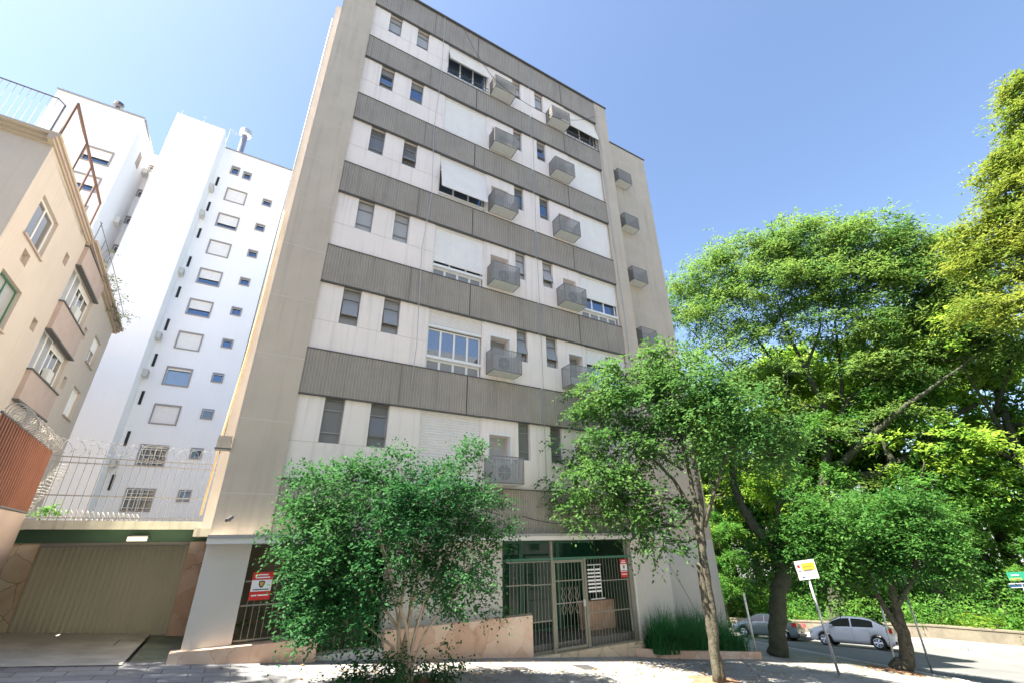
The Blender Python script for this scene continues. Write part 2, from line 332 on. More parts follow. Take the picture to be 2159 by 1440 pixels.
p = atg(1100, 1409); cover(p.x, p.y, 0.95, 0.42, 'long dark pavement hatch nearer the leafy shrub tree')
p = atg(1243, 1406); cover(p.x, p.y, 0.8, 0.6, 'dark square pavement hatch in front of the entrance gate')
p = atg(262, 1355); cover(p.x, p.y, 0.35, 0.8, 'rusty drain cover on the driveway before the garage door')
def soil(cx, cy, r, nm, label, sd_):
    rs = random.Random(sd_); b = MB(); pts = []
    for k in range(22):
        a = 2*math.pi*k/22; q = r*(0.8+0.35*rs.random()); x, y = cx+q*math.cos(a), cy+q*math.sin(a); pts.append((x, y, ground(x, y)+0.008))
    c = (cx, cy, ground(cx, cy)+0.07)
    for k in range(22): b.poly([c, pts[k], pts[(k+1) % 22]])
    o = b.build(nm, M['soil'], smooth=True); o['kind'] = 'structure'
soil(10.3, -3.2, 0.75, 'soil_patch', '', 1); soil(20.0, -2.4, 0.8, 'soil_patch', '', 2); soil(3.2, -2.4, 0.8, 'soil_patch', '', 3)

# ------------------------------------------------------------------ main building
FH = 3.2; ZB = 0.15; HS = 1.168
XL, XR, XD = 0.63, 11.8, 7.78
bld = empty('apartment_building', (0, 0, -2.0))
tag(bld, 'beige and cream apartment block with grey ribbed metal bands between its window rows', 'building')
bld.matrix_world = Matrix.Translation((0, 0, 0))       # base stays at the street corner of the block
def bt(n): return ZB+(n-2)*FH

def wallgrid(mb, x0, x1, z0, z1, holes, y, rev):
    xs = sorted({x0, x1} | {h[0] for h in holes} | {h[1] for h in holes}); zs = sorted({z0, z1} | {h[2] for h in holes} | {h[3] for h in holes})
    xs = [x for x in xs if x0 <= x <= x1]; zs = [z for z in zs if z0 <= z <= z1]
    for a, b in zip(xs[:-1], xs[1:]):
        for c, d in zip(zs[:-1], zs[1:]):
            cx, cz = (a+b)/2, (c+d)/2
            if any(h[0] < cx < h[1] and h[2] < cz < h[3] for h in holes): continue
            mb.quad((a, y, c), (b, y, c), (b, y, d), (a, y, d))
    for h in holes:
        a, b, c, d = h; e = y+rev
        mb.quad((a, y, c), (a, e, c), (b, e, c), (b, y, c)); mb.quad((a, y, d), (b, y, d), (b, e, d), (a, e, d))
        mb.quad((a, y, c), (a, y, d), (a, e, d), (a, e, c)); mb.quad((b, y, c), (b, e, c), (b, e, d), (b, y, d))

W_ = [(1.27, 1.76), (2.41, 2.90), (6.90, 7.33), (8.10, 8.57)]
S_ = [(3.76, 5.65), (9.84, 11.8)]
N_ = [(5.88, 6.60), (9.04, 9.66)]
wm = MB()
for n in range(2, 8):
    z0 = bt(n)+HS; z1 = bt(n+1)
    holes = [(a, b, z1-1.15, z1-0.002) for a, b in W_] + [(a, b, z0+0.002, z1-0.004) for a, b in S_] + [(a, b, z1-1.35, z1-0.50) for a, b in N_]
    wallgrid(wm, XL, XR, z0, z1, holes, 0.0, 0.34)
# body of the block: sides, back, roof and the setback wing at the right
wm.box(-0.30, 12.40, 0.36, 14.0, 0.3, 20.4)
wm.build('wall', M['wall'], bld)
fw_ = MB(); fw_.box(12.57, 16.49, 1.086, 1.0995, -5.2, -0.05); fw_.build('ground_floor_wall', M['column'], bld)
sw = MB(); sw.box(-0.72, -0.302, 1.5, 14.0, 0.3, 20.5); sw.build('side_wall', M['wallgrey'], bld)
pm = MB(); pm.box(-0.46, XL, -0.10, 1.2, 0.152, 20.86); pm.build('pier', M['pier'], bld)
pm = MB(); pm.box(XR, 12.56, -0.10, 1.3, 0.152, 20.86); pm.build('pier', M['pier'], bld)
pm = MB(); pm.box(12.40, 16.50, 1.10, 14.0, -5.2, 20.34); pm.build('wing_wall', M['pier'], bld)
# joints of the render: slightly proud pale lines
class Split:
    def __init__(s, name, m_): s.a = (name, m_)
    def box(s, *q): b_ = MB(); b_.box(*q); b_.build(s.a[0], s.a[1], bld)
    def build(s, *q): pass
jm = Split('render_joint', M['joint'])
for n in range(2, 9):
    z = bt(n)+HS-0.35
    jm.box(-0.463, XL+0.002, -0.103, -0.05, z, z+0.022); jm.box(XR-0.002, 12.563, -0.103, -0.05, z, z+0.022)
    z2 = z-1.6
    if z2 > 0.3: jm.box(-0.463, XL+0.002, -0.103, -0.05, z2, z2+0.022)
    jm.box(12.57, 16.503, 1.097, 1.13, z-0.9, z-0.88)
for n in range(2, 8):
    z = bt(n+1)-1.16
    jm.box(XL, 1.265, -0.004, 0.01, z, z+0.012); jm.box(2.905, 3.755, -0.004, 0.01, z, z+0.012); jm.box(1.765, 2.405, -0.004, 0.01, z, z+0.012)
jm.build('render_joint', M['joint'], bld)
cp = MB(); cp.box(-0.50, 12.60, -0.16, 0.30, 20.864, 20.92); cp.build('roof_coping', M['dark_trim'], bld)
cp = MB(); cp.box(12.62, 16.55, 1.05, 1.5, 20.344, 20.40); cp.build('roof_coping', M['dark_trim'], bld)

def corrugated(x0, x1, z0, z1, y=-0.06, pitch=0.078, d=0.022):
    b = MB(); prof = []; x = x0
    while x < x1-1e-6:
        for f, yy in ((0, 0), (0.38, 0), (0.52, -d), (0.86, -d)):
            xx = x+pitch*f
            if xx < x1: prof.append((xx, y+yy))
        x += pitch
    prof.append((x1, y))
    for (a, ya), (c, yc) in zip(prof[:-1], prof[1:]): b.quad((a, ya, z0), (c, yc, z0), (c, yc, z1), (a, ya, z1))
    b.quad((x0, y-d, z0), (x0, 0.05, z0), (x1, 0.05, z0), (x1, y-d, z0)); b.quad((x0, y-d, z1), (x1, y-d, z1), (x1, 0.05, z1), (x0, 0.05, z1))
    return b
for n in range(2, 9):
    z0, z1 = bt(n), bt(n)+HS
    if n == 8: z1 = 20.82
    o = corrugated(XL+0.004, XD-0.03, z0, z1).build('corrugated_band', M['metal_band'], bld)
    tr = MB(); tr.box(XL+0.006, XD-0.03, -0.094, 0.03, z1+0.001, z1+0.028); tr.box(XL+0.006, XD-0.03, -0.094, 0.03, z0-0.028, z0-0.001); tr.build('edge_flashing', M['dark_trim'], o)
    o = corrugated(XD+0.03, XR-0.004, z0, z1).build('corrugated_band', M['metal_band'], bld)
    tr = MB(); tr.box(XD+0.03, XR-0.006, -0.094, 0.03, z1+0.001, z1+0.028); tr.box(XD+0.03, XR-0.006, -0.094, 0.03, z0-0.028, z0-0.001); tr.build('edge_flashing', M['dark_trim'], o)
    j = MB(); j.box(XD-0.028, XD+0.028, -0.07, 0.03, z0, z1); j.build('band_joint', M['trim'], bld)
    # overlapping sheet joints, thin dark laps
    j = Split('sheet_lap', M['dark_trim'])
    for xx in (XL+2.46, 5.1, 9.6):
        j.box(xx, xx+0.008, -0.092, -0.06, z0+0.01, z1-0.01)
    j.build('sheet_lap', M['dark_trim'], bld)

def window(parent, x0, x1, z0, z1, y, rows, fmat, gmats, tilt=None, fw=0.035, label=None, cols=1):
    b = MB(); b.box(x0+0.003, x0+fw, y-0.03, y+0.03, z0, z1); b.box(x1-fw, x1-0.003, y-0.03, y+0.03, z0, z1)
    b.box(x0+fw, x1-fw, y-0.03, y+0.03, z0, z0+fw); b.box(x0+fw, x1-fw, y-0.03, y+0.03, z1-fw, z1-0.002)
    for r in rows[1:-1]:
        zz = z0+(z1-z0)*r; b.box(x0+fw, x1-fw, y-0.035, y+0.03, zz-fw*0.55, zz+fw*0.55)
    for c in range(1, cols):
        xx = x0+(x1-x0)*c/cols; b.box(xx-fw*0.6, xx+fw*0.6, y-0.033, y+0.028, z0+fw, z1-fw)
    f = b.build('window', fmat, parent)
    if label: f['label'] = label
    for i in range(len(rows)-1):
        a, c = z0+(z1-z0)*rows[i]+0.02, z0+(z1-z0)*rows[i+1]-0.02
        g = MB()
        if tilt and i == tilt[0]:
            t = tilt[1]; g.prism([(y+0.0, c), (y-t, a), (y-t+0.02, a), (y+0.02, c)], 'x', x0+fw, x1-fw)
            s = MB(); s.tube([(x0+fw, y-t, a), (x1-fw, y-t, a)], 0.014, 4); s.tube([(x0+fw+.01, y, c), (x0+fw+.01, y-t, a)], 0.012, 4); s.tube([(x1-fw-.01, y, c), (x1-fw-.01, y-t, a)], 0.012, 4); s.build('sash', fmat, f)
        else: g.box(x0+fw-0.004, x1-fw+0.004, y, y+0.012, a-0.02, c+0.02)
        g.build('pane', gmats[i % len(gmats)], f)
    return f

def slatted(x0, x1, z0, z1, y, mt, parent, pitch=0.052, top_off=0.0, bot_off=0.0, name='shutter'):
    """roller shutter curtain; y may lean out from top (top_off) to bottom (bot_off)"""
    b = MB(); n = max(2, int(round((z1-z0)/pitch)))
    def yy(z): return y - (top_off+(bot_off-top_off)*(z1-z)/(z1-z0))
    for i in range(n):
        a = z0+(z1-z0)*i/n; c = z0+(z1-z0)*(i+1)/n; m1 = a+(c-a)*0.12
        b.quad((x0, yy(a)+0.010, a), (x1, yy(a)+0.010, a), (x1, yy(m1)-0.004, m1), (x0, yy(m1)-0.004, m1))
        b.quad((x0, yy(m1)-0.004, m1), (x1, yy(m1)-0.004, m1), (x1, yy(c)+0.006, c), (x0, yy(c)+0.006, c))
        b.quad((x0, yy(a)+0.03, a), (x0, yy(c)+0.03, c), (x1, yy(c)+0.03, c), (x1, yy(a)+0.03, a))
    for xx in (x0, x1):
        b.quad((xx, yy(z0), z0), (xx, yy(z0)+0.03, z0), (xx, yy(z1)+0.03, z1), (xx, yy(z1), z1))
    return b.build(name, mt, parent)

def big_opening(n, which):
    a, b = S_[which]; z0 = bt(n)+HS; z1 = bt(n+1); G = M
    # guide rails and backing
    r = MB(); r.box(a, a+0.045, 0.02, 0.10, z0+0.02, z1-0.01); r.box(b-0.045, b, 0.02, 0.10, z0+0.02, z1-0.01); r.box(a+0.045, b-0.045, 0.02, 0.16, z1-0.12, z1-0.01)
    r.build('shutter_guide', M['shutter2'], bld)
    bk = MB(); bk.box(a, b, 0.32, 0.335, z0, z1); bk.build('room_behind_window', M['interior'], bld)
    x0, x1 = a+0.05, b-0.05
    st = {(7, 0): 'flap_hi', (6, 0): 'closed', (5, 0): 'flap', (4, 0): 'half', (3, 0): 'open', (2, 0): 'slats',
          (7, 1): 'flap_mid', (6, 1): 'closed', (5, 1): 'closed', (4, 1): 'half', (3, 1): 'quarter', (2, 1): 'slats'}[(n, which)]
    def lower(zs, cols, glass):       # glazed sashes above a sill and small fixed panels below it
        window(bld, x0, x1, z0+0.50, zs, 0.17, [0, 1], M['white'], [glass], cols=cols, fw=0.05)
        s = MB(); s.box(a, b, 0.03, 0.20, z0+0.42, z0+0.50); s.build('window_sill', M['white'], bld)
        window(bld, x0, x1, z0+0.03, z0+0.42, 0.17, [0, 1], M['white'], [M['glass_frost']], cols=4, fw=0.06)
    if st == 'closed': slatted(x0, x1, z0+0.02, z1-0.10, 0.05, M['shutter'], bld)
    elif st == 'slats': slatted(x0, x1, z0+0.02, z1-0.06, 0.04, M['shutter2'], bld, pitch=0.075)
    elif st == 'half':
        slatted(x0, x1, z0+(0.62 if which == 0 else 1.0), z1-0.10, 0.06, M['shutter'], bld)
        lower(z0+1.1, 3, M['glass_blue'])
    elif st == 'quarter': slatted(x0, x1, z0+1.35, z1-0.10, 0.06, M['shutter'], bld); lower(z0+1.5, 2, M['glass'])
    elif st == 'open':
        slatted(x0, x1, z1-0.50, z1-0.10, 0.06, M['shutter2'], bld)
        s = MB(); s.box(x0, x1, 0.04, 0.12, z1-0.60, z1-0.52); s.build('shutter_bar', M['white'], bld)
        lower(z1-0.62, 4, M['glass'])
    else:
        drop = {'flap_hi': 1.0, 'flap': 1.62, 'flap_mid': 1.25}[st]; out = {'flap_hi': 0.26, 'flap': 0.36, 'flap_mid': 0.26}[st]
        slatted(x0, x1, z1-0.10-drop, z1-0.10, 0.05, M['shutter'], bld, top_off=0, bot_off=out)
        s = MB(); s.tube([(x0+.02, 0.05, z1-0.75*drop), (x0+.02, 0.05-out, z1-0.12-drop)], 0.012, 4); s.tube([(x1-.02, 0.05, z1-0.75*drop), (x1-.02, 0.05-out, z1-0.12-drop)], 0.012, 4)
        s.build('shutter_arm', M['darksteel'], bld)
        window(bld, x0, x1, z0+0.35, z1-0.5, 0.2, [0, 1], M['white'], [M['glass_blue'] if which == 0 else M['glass']], cols=3 if which == 0 else 2, fw=0.05)
        s = MB(); s.box(a, b, 0.04, 0.20, z0+0.28, z0+0.345); s.box(x0, x1, 0.10, 0.16, z0+0.02, z0+0.28); s.build('window_sill', M['white'], bld)
        if which == 0 and n == 7 or which == 1:
            s = MB(); s.tube([(a, -0.06, z0+0.42), (b, -0.06, z0+0.42)], 0.014, 5); s.tube([(a, -0.06, z0+0.20), (b, -0.06, z0+0.20)], 0.012, 5)
            for k in range(9): s.tube([(a+(b-a)*k/8, -0.06, z0+0.03), (a+(b-a)*k/8, -0.06, z0+0.42)], 0.007, 4)
            s.build('window_railing', M['darksteel'], bld)
for n in range(2, 8):
    z0 = bt(n)+HS; z1 = bt(n+1)
    big_opening(n, 0); big_opening(n, 1)
    for i, (a, b) in enumerate(W_):
        tl = (1, 0.16) if (n, i) in ((3, 0), (3, 1), (3, 2), (3, 3), (4, 3), (5, 1)) else ((1, 0.07) if (n+i) % 3 == 0 else None)
        fr_g = M['glass_frost'+['', '2', '3'][(n*5+i*3) % 3]]
        gm = [fr_g, M['glass_blue'] if (n, i) in ((6, 0), (6, 1), (6, 3), (5, 3), (5, 2)) else fr_g, fr_g]
        window(bld, a, b, z1-1.15, z1-0.03, 0.14, [0, 0.24, 0.74, 1], M['alu'], gm, tl, fw=0.028)
    for a, b in N_:
        nm = MB(); nm.box(a, b, 0.33, 0.345, z1-1.35, z1-0.50); nm.build('niche_back', M['glass_frost'] if n in (3, 5) else M['wallgrey'], bld)
        if n in (2, 3):
            nm = MB(); t_ = 0.05
            nm.box(a-t_, b+t_, -0.05, -0.001, z1-0.50, z1-0.50+t_); nm.box(a-t_, a, -0.05, -0.001, z1-1.35, z1-0.50); nm.box(b, b+t_, -0.05, -0.001, z1-1.35, z1-0.50); nm.build('niche_surround', M['white'], bld)
# wing openings behind its cages
WX = 13.72
for n in range(3, 8):
    z = bt(n)+HS
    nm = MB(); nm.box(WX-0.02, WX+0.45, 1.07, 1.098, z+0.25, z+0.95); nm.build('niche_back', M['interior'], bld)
# downpipe and cables on the facade
def cable(name, pts, r, m_, label, cat='cable', sag=0.0):
    b = MB(); P = [Vector(p) for p in pts]; out = []
    for a, c in zip(P[:-1], P[1:]):
        for k in range(10):
            t = k/10; q = a.lerp(c, t); q.z -= sag*4*t*(1-t); out.append(q)
    out.append(P[-1]); b.tube(out, r, 5); o = b.build(name, m_)
    return tag(o, label, cat)
cable('cable', [(3.45, -0.14, 20.8), (3.5, -0.13, 17.3), (3.4, -0.12, 14), (3.52, -0.12, 10.9), (3.35, -0.12, 8.5), (3.45, -0.12, 5.2), (3.4, -0.12, 4.0)], 0.012, M['steel'], 'thin pale cable hanging down the facade left of the large shutters')
cable('cable', [(7.84, -0.12, 17.5), (7.80, -0.11, 11), (7.83, -0.11, 5), (7.80, -0.11, 1.4)], 0.009, M['trim'], 'thin grey cable running down beside the joint of the metal bands')
cable('cable', [(4.3, -0.16, 20.8), (5.7, -0.5, 17.9), (8.6, -0.6, 17.3), (11.7, -0.16, 19.7)], 0.010, M['black'], 'loose black wire strung from the roof edge past the top floor cages', sag=0.25)
cable('cable', [(11.86, -0.13, 20.4), (11.9, -0.13, 14), (12.0, -0.13, 8), (11.95, -0.13, 3)], 0.016, M['steel'], 'grey cable down the right beige pier beside the shutters')
cable('cable', [(6.9, -0.13, 0.62), (9.2, -0.14, 0.45), (11.6, -0.14, 0.95), (12.5, -0.14, 1.0)], 0.010, M['black'], 'black wire sagging across the lowest metal band over the entrance', sag=0.1)

# ------------------------------------------------------------------ cages with air conditioners
def mesh_panel(b, o, u, v, nu, nv, r=0.006):
    o, u, v = Vector(o), Vector(u), Vector(v)
    for i in range(1, nu): b.tube([o+u*(i/nu), o+u*(i/nu)+v], r, 3, cap=False)
    for j in range(1, nv): b.tube([o+v*(j/nv), o+v*(j/nv)+u], r, 3, cap=False)
def make_cage(w_, d_, h_, dense):
    t = empty('air_conditioner_cage')
    f = MB(); c = [(0, 0), (w_, 0), (w_, -d_), (0, -d_)]
    for (x, y) in c: f.tube([(x, y, 0), (x, y, h_)], 0.016, 4)
    for z in (0.0, h_):
        for (p_, q_) in zip(c, c[1:]+c[:1]): f.tube([(*p_, z), (*q_, z)], 0.016, 4)
    f.build('frame', M['cageframe'], t)
    g = MB(); nh = int(h_/0.045*dense)
    for (p_, q_) in zip(c, c[1:]+c[:1]):
        if p_[1] == 0 and q_[1] == 0: continue
        o = Vector((*p_, 0)); uu = Vector((*q_, 0))-o
        mesh_panel(g, o, uu, (0, 0, h_), max(2, int(uu.length/0.09*dense)), int(nh*1.5), 0.0085)
    g.build('wire_mesh', M['cage'], t)
    s = MB(); s.box(0.02, w_-0.02, -d_+0.02, -0.005, -0.012, 0.006); s.build('floor_tray', M['tray'], t)
    return t
def make_ac(w_, d_, h_):
    t = empty('air_conditioner')
    b = MB(); b.box(0, w_, -d_, 0, 0.03, h_); b.build('casing', M['ac'], t)
    f = MB(); cx, cz, R_ = w_*0.42, h_*0.52, h_*0.38
    pts = [(cx+R_*math.cos(2*math.pi*k/24), cz+R_*math.sin(2*math.pi*k/24)) for k in range(24)]
    f.prism(pts, 'y', -d_-0.006, -d_-0.001); fo = f.build('fan_opening', M['acdark'], t)
    g = MB()
    for q in (1.0, 0.78, 0.56, 0.34, 0.14):
        g.tube([(cx+R_*q*math.cos(2*math.pi*k/24), -d_-0.015, cz+R_*q*math.sin(2*math.pi*k/24)) for k in range(25)], 0.006, 4)
    for k in range(8): g.tube([(cx, -d_-0.018, cz), (cx+R_*math.cos(k*math.pi/4), -d_-0.018, cz+R_*math.sin(k*math.pi/4))], 0.006, 4)
    g.build('fan_grille', M['ac'], t)
    return t
ordn = ['top', 'second from top', 'third from top', 'fourth from top', 'fifth from top', 'lowest']
cageA = make_cage(1.0, 0.48, 0.72, 1.0); acA = make_ac(0.72, 0.30, 0.55)
firstc = firsta = True
flooring = ['seventh', 'sixth']
for col, (x0, nm) in enumerate(((5.76, 'middle column'), (8.70, 'right hand column'))):
    for n in range(7, 1, -1):
        z = bt(n)+HS+0.20
        if n == 2 and col == 1: continue
        if n == 2: z = bt(n)+HS+0.12
        o = cageA if firstc else copy_tree(cageA); firstc = False
        o.location = (x0, -0.02, z); o.rotation_euler = (0, 0, rad(random.uniform(-1.0, 1.0)))
        tag(o, 'wire cage on cream wall, %s in the %s' % (ordn[7-n], nm), 'cage', 'air conditioner cages on the facade')
        if (n, col) in ((7, 0), (6, 0), (7, 1), (6, 1), (3, 0), (4, 0), (4, 1), (2, 0)):
            a = acA if firsta else copy_tree(acA); firsta = False
            a.location = (x0+0.12, -0.10, z+0.01)
            tag(a, 'pale air conditioner inside the %s cage, %s' % (ordn[7-n], nm), 'air conditioner', 'air conditioners in the cages')
for i, n in enumerate(range(7, 2, -1)):
    o = copy_tree(cageA); o.location = (WX, 1.095, bt(n)+HS+0.1 if n < 7 else bt(n)+HS-0.12)
    o.scale = (0.92, 0.95, 1.0)
    tag(o, 'grey wire cage on the plain beige side wing, %s there' % ['top', 'second from top', 'third from top', 'fourth from top', 'fifth from top'][i], 'cage', 'air conditioner cages on the beige wing')

# ------------------------------------------------------------------ ground floor
gf = MB(); gf.box(-0.47, 12.62, -0.36, 1.3, 0.0, 0.15); gf.build('canopy', M['canopy'], bld)
gf = MB(); gf.box(-0.47, 12.62, -0.385, -0.36, 0.10, 0.165); gf.build('canopy_edge', M['trim'], bld)
gf = MB(); gf.box(-0.46, 12.40, 1.3, 6.0, -0.02, 0.3); gf.build('soffit', M['canopy'], bld)
gf = MB(); gf.box(-0.46, 0.34, -0.06, 1.4, -2.3, -0.001); gf.build('column', M['column'], bld)
# back walls of the recesses
gf = MB(); gf.box(0.34, 3.3, 1.7, 1.8, -2.6, -0.021); gf.build('recess_wall', mat('olive_wall', (0.20, 0.18, 0.13), 0.9, noise=(1.5, 0.25)), bld)
gf = MB(); gf.box(3.3, 6.41, 0.14, 0.5, -3.0, -0.001); gf.build('ground_floor_wall', M['column'], bld)
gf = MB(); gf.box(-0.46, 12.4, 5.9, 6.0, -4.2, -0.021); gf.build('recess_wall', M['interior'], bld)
gf = MB(); gf.box(11.0, 12.56, -0.06, 1.2, -4.0, -0.001); gf.build('ground_floor_wall', M['column'], bld)
gf = MB(); gf.box(10.94, 11.0, -0.09, 0.25, -3.5, -0.001); gf.box(11.36, 11.385, -0.075, -0.061, -3.5, -0.001); gf.build('door_jamb', M['canopy'], bld)
fl = MB(); fl.box(0.34, 11.0, 0.12, 5.9, -3.6, -2.52); fl.build('lobby_floor', mat('lobby_floor', (0.13, 0.13, 0.12), 0.4), bld)
st = MB(); st.box(7.2, 10.94, -0.16, 0.119, -3.6, -2.72); st.build('entrance_step', M['stone2'], bld)
# lobby glazing set back behind the gate
for i, (a, b) in enumerate(((6.42, 7.9), (7.9, 9.3), (9.3, 10.95))):
    window(bld, a, b, -2.52, -0.03, 1.65, [0, 0.78, 1], M['green_frame'], [M['glass_green']], fw=0.07)
dj = MB(); dj.box(10.90, 10.996, 0.26, 1.64, -3.2, -0.03); dj.build('jamb_shade_panel', M['darkgreen'], bld)  # dark green sheet added over the jamb side, shade put in as colour
pl = MB(); pl.box(9.75, 10.93, 0.9, 1.25, -2.52, -1.75); pl.build('planter_box', M['stone'], bld)
# sandstone base walls
def base_wall(x0, x1, ztop, y0, y1, label):
    b = MB(); n_ = 8
    for i in range(n_):
        a = x0+(x1-x0)*i/n_; c = x0+(x1-x0)*(i+1)/n_
        b.quad((a, y0, ground(a, 0)-0.1), (c, y0, ground(c, 0)-0.1), (c, y0, ztop), (a, y0, ztop))
        b.quad((a, y0, ztop), (c, y0, ztop), (c, y1, ztop), (a, y1, ztop))
    b.quad((x0, y0, ztop), (x0, y1, ztop), (x0, y1, -3.4), (x0, y0, -3.4)); b.quad((x1, y0, ztop), (x1, y0, -3.6), (x1, y1, -3.6), (x1, y1, ztop))
    o = b.build('stone_base_wall', M['stone']); return tag(o, label, 'wall')
base_wall(-0.62, 1.88, -1.78, -0.25, 0.1, 'low peach sandstone wall under the left barred bay beside the garage')
base_wall(3.3, 7.17, -1.80, -0.12, 0.14, 'low peach sandstone wall between the leafy shrub tree and the entrance gate')
b = MB(); b.box(1.88, 3.3, -0.1, 0.12, -3, -2.12); tag(b.build('door_step', M['canopy']), 'pale step at the small barred gate behind the shrub tree', 'step')
# barred fences and the entrance gate
def bars(b, x0, x1, y, z0, z1, pitch=0.115, r=0.0072):
    n_ = int(round((x1-x0)/pitch))
    for i in range(1, n_): x = x0+(x1-x0)*i/n_; b.tube([(x, y, z0), (x, y, z1)], r, 4)
def fence(x0, x1, y, z0, z1, rails, name, label, cat='fence', spikes=True):
    t = empty(name, (0, 0, 0)); b = MB(); bars(b, x0, x1, y, z0, z1+(0.07 if spikes else 0)); b.build('bars', M['gate'], t)
    for z in rails:
        r = MB(); r.box(x0, x1, y-0.012, y+0.012, z-0.014, z+0.014); r.build('rail', M['gate'], t)
    return tag(t, label, cat)
fence(0.36, 1.88, -0.02, -1.76, -0.62, (-1.72, -1.13, -0.70), 'barred_fence', 'metal bar fence on the stone wall of the left bay, carrying the red sign')
fence(1.9, 3.28, -0.02, -2.11, -0.62, (-2.08, -1.13, -0.70), 'barred_gate', 'small metal bar gate behind the leafy shrub tree', 'gate')
eg = fence(7.2, 7.86, -0.03, -2.70, -0.56, (-2.66, -1.98, -1.12, -0.55), 'barred_fence', 'metal bar fence panel left of the entrance gate', 'fence')
b = MB(); bars(b, 6.43, 7.2, -0.03, -1.79, -0.56); b.build('bars', M['gate'], eg)
for z_ in (-1.10, -1.775, -0.55): b = MB(); b.box(6.43, 7.198, -0.04, -0.02, z_-.015, z_+.015); b.build('rail', M['gate'], eg)
gt = empty('entrance_gate', (0, 0, 0)); tag(gt, 'tall barred pedestrian gate in the middle of the entrance', 'gate')
b = MB(); b.box(7.86, 7.93, -0.07, 0.0, -2.72, -0.03); b.build('post', M['gate'], gt)
b = MB(); b.box(9.02, 9.10, -0.07, 0.0, -2.72, -0.50); b.build('post', M['gate'], gt)
b = MB(); b.box(7.94, 9.01, -0.06, -0.02, -0.60, -0.53); b.box(7.94, 9.01, -0.055, -0.02, -2.68, -2.62); b.box(7.94, 8.00, -0.055, -0.02, -2.61, -0.61); b.box(8.95, 9.01, -0.055, -0.02, -2.61, -0.61); b.build('leaf_frame', M['gate'], gt)
b = MB(); bars(b, 8.0, 8.95, -0.037, -2.62, -0.6); b.box(8.0, 8.95, -0.045, -0.03, -1.62, -1.59); b.box(8.0, 8.95, -0.045, -0.03, -1.07, -1.04); b.build('bars', M['gate'], gt)
b = MB()
for cx in (8.25, 8.48, 8.72):
    for s in (-1, 1): b.tube([(cx, -0.045, -1.6), (cx+s*0.07, -0.045, -1.45), (cx+s*0.02, -0.045, -1.33), (cx+s*0.06, -0.045, -1.22)], 0.010, 4); b.tube([(cx, -0.045, -1.6), (cx+s*0.07, -0.045, -1.75), (cx+s*0.02, -0.045, -1.88)], 0.010, 4)
b.build('scrollwork', M['gate'], gt)
b = MB(); b.box(8.92, 9.0, -0.08, -0.056, -1.72, -1.55); b.build('lock', M['steel'], gt)
b = MB(); b.box(6.43, 10.93, -0.065, -0.005, -0.52, -0.46); b.build('top_rail', M['green_frame'], gt)
ef = fence(9.10, 10.93, -0.03, -2.75, -0.56, (-2.71, -1.90, -1.12), 'barred_fence', 'metal bar fence panel right of the entrance gate, holding the white nameplates')
b = MB(); b.box(10.78, 10.92, -0.06, 0.0, -3.2, -0.03); b.build('post', M['gate'], ef)
# intercom / nameplate board
np_ = empty('nameplate_board', (0, 0, 0)); tag(np_, 'board of small white nameplates in two columns fixed to the bars by the gate', 'board')
b = MB(); b.box(9.14, 9.66, -0.085, -0.07, -0.70, -0.67); b.box(9.20, 9.72, -0.085, -0.07, -1.58, -1.55); b.box(9.38, 9.405, -0.09, -0.07, -1.55, -0.70); b.box(9.60, 9.62, -0.09, -0.07, -1.55, -0.74); b.build('frame', M['steel'], np_)
for i in range(7):
    for s in (0, 1):
        b = MB(); x = 9.12+0.29*s; z = -0.79-0.093*i; b.box(x, x+(0.25 if s == 0 else 0.19), -0.10, -0.091, z-0.042, z); b.build('nameplate', M['signwhite'], np_)
# red security sign: red bands, white field, gold and black shield
def red_sign(x, z, w_, h_, y, label):
    t = empty('warning_sign', (x, y, z)); tag(t, label, 'sign')
    b = MB(); b.box(0, w_, -0.01, 0, -h_, 0); b.build('plate', M['red'], t)
    b = MB(); b.box(w_*0.02, w_*0.98, -0.013, -0.0105, -h_*0.69, -h_*0.28); b.build('white_field', M['signwhite'], t)
    def sh(s, cz): return [(w_*0.5+s*dx, cz+s*dz) for dx, dz in ((-0.5, 0.5), (0, 0.62), (0.5, 0.5), (0.5, -0.05), (0.3, -0.4), (0, -0.65), (-0.3, -0.4), (-0.5, -0.05))]
    b = MB(); b.prism(sh(w_*0.28, -h_*0.44), 'y', -0.0165, -0.0135); b.build('emblem', M['black'], t)
    b = MB(); b.prism(sh(w_*0.18, -h_*0.43), 'y', -0.0195, -0.017); b.build('emblem', M['gold'], t)
    b = MB(); b.box(w_*0.12, w_*0.88, -0.0165, -0.0135, -h_*0.645, -h_*0.615); b.build('printed_line', M['black'], t)
    b = MB(); b.box(w_*0.25, w_*0.75, -0.013, -0.0105, -h_*0.12, -h_*0.075); b.box(w_*0.15, w_*0.85, -0.013, -0.0105, -h_*0.22, -h_*0.17); b.box(w_*0.1, w_*0.35, -0.013, -0.0105, -h_*0.86, -h_*0.81); b.box(w_*0.4, w_*0.9, -0.013, -0.0105, -h_*0.86, -h_*0.81)
    b.build('printed_line', M['signwhite'], t)
    return t
red_sign(0.47, -0.54, 0.38, 0.50, -0.06, 'red and white security sign with a gold shield hung on the left bars')
red_sign(10.42, -0.57, 0.28, 0.49, -0.075, 'smaller red and white security sign at the right of the entrance')
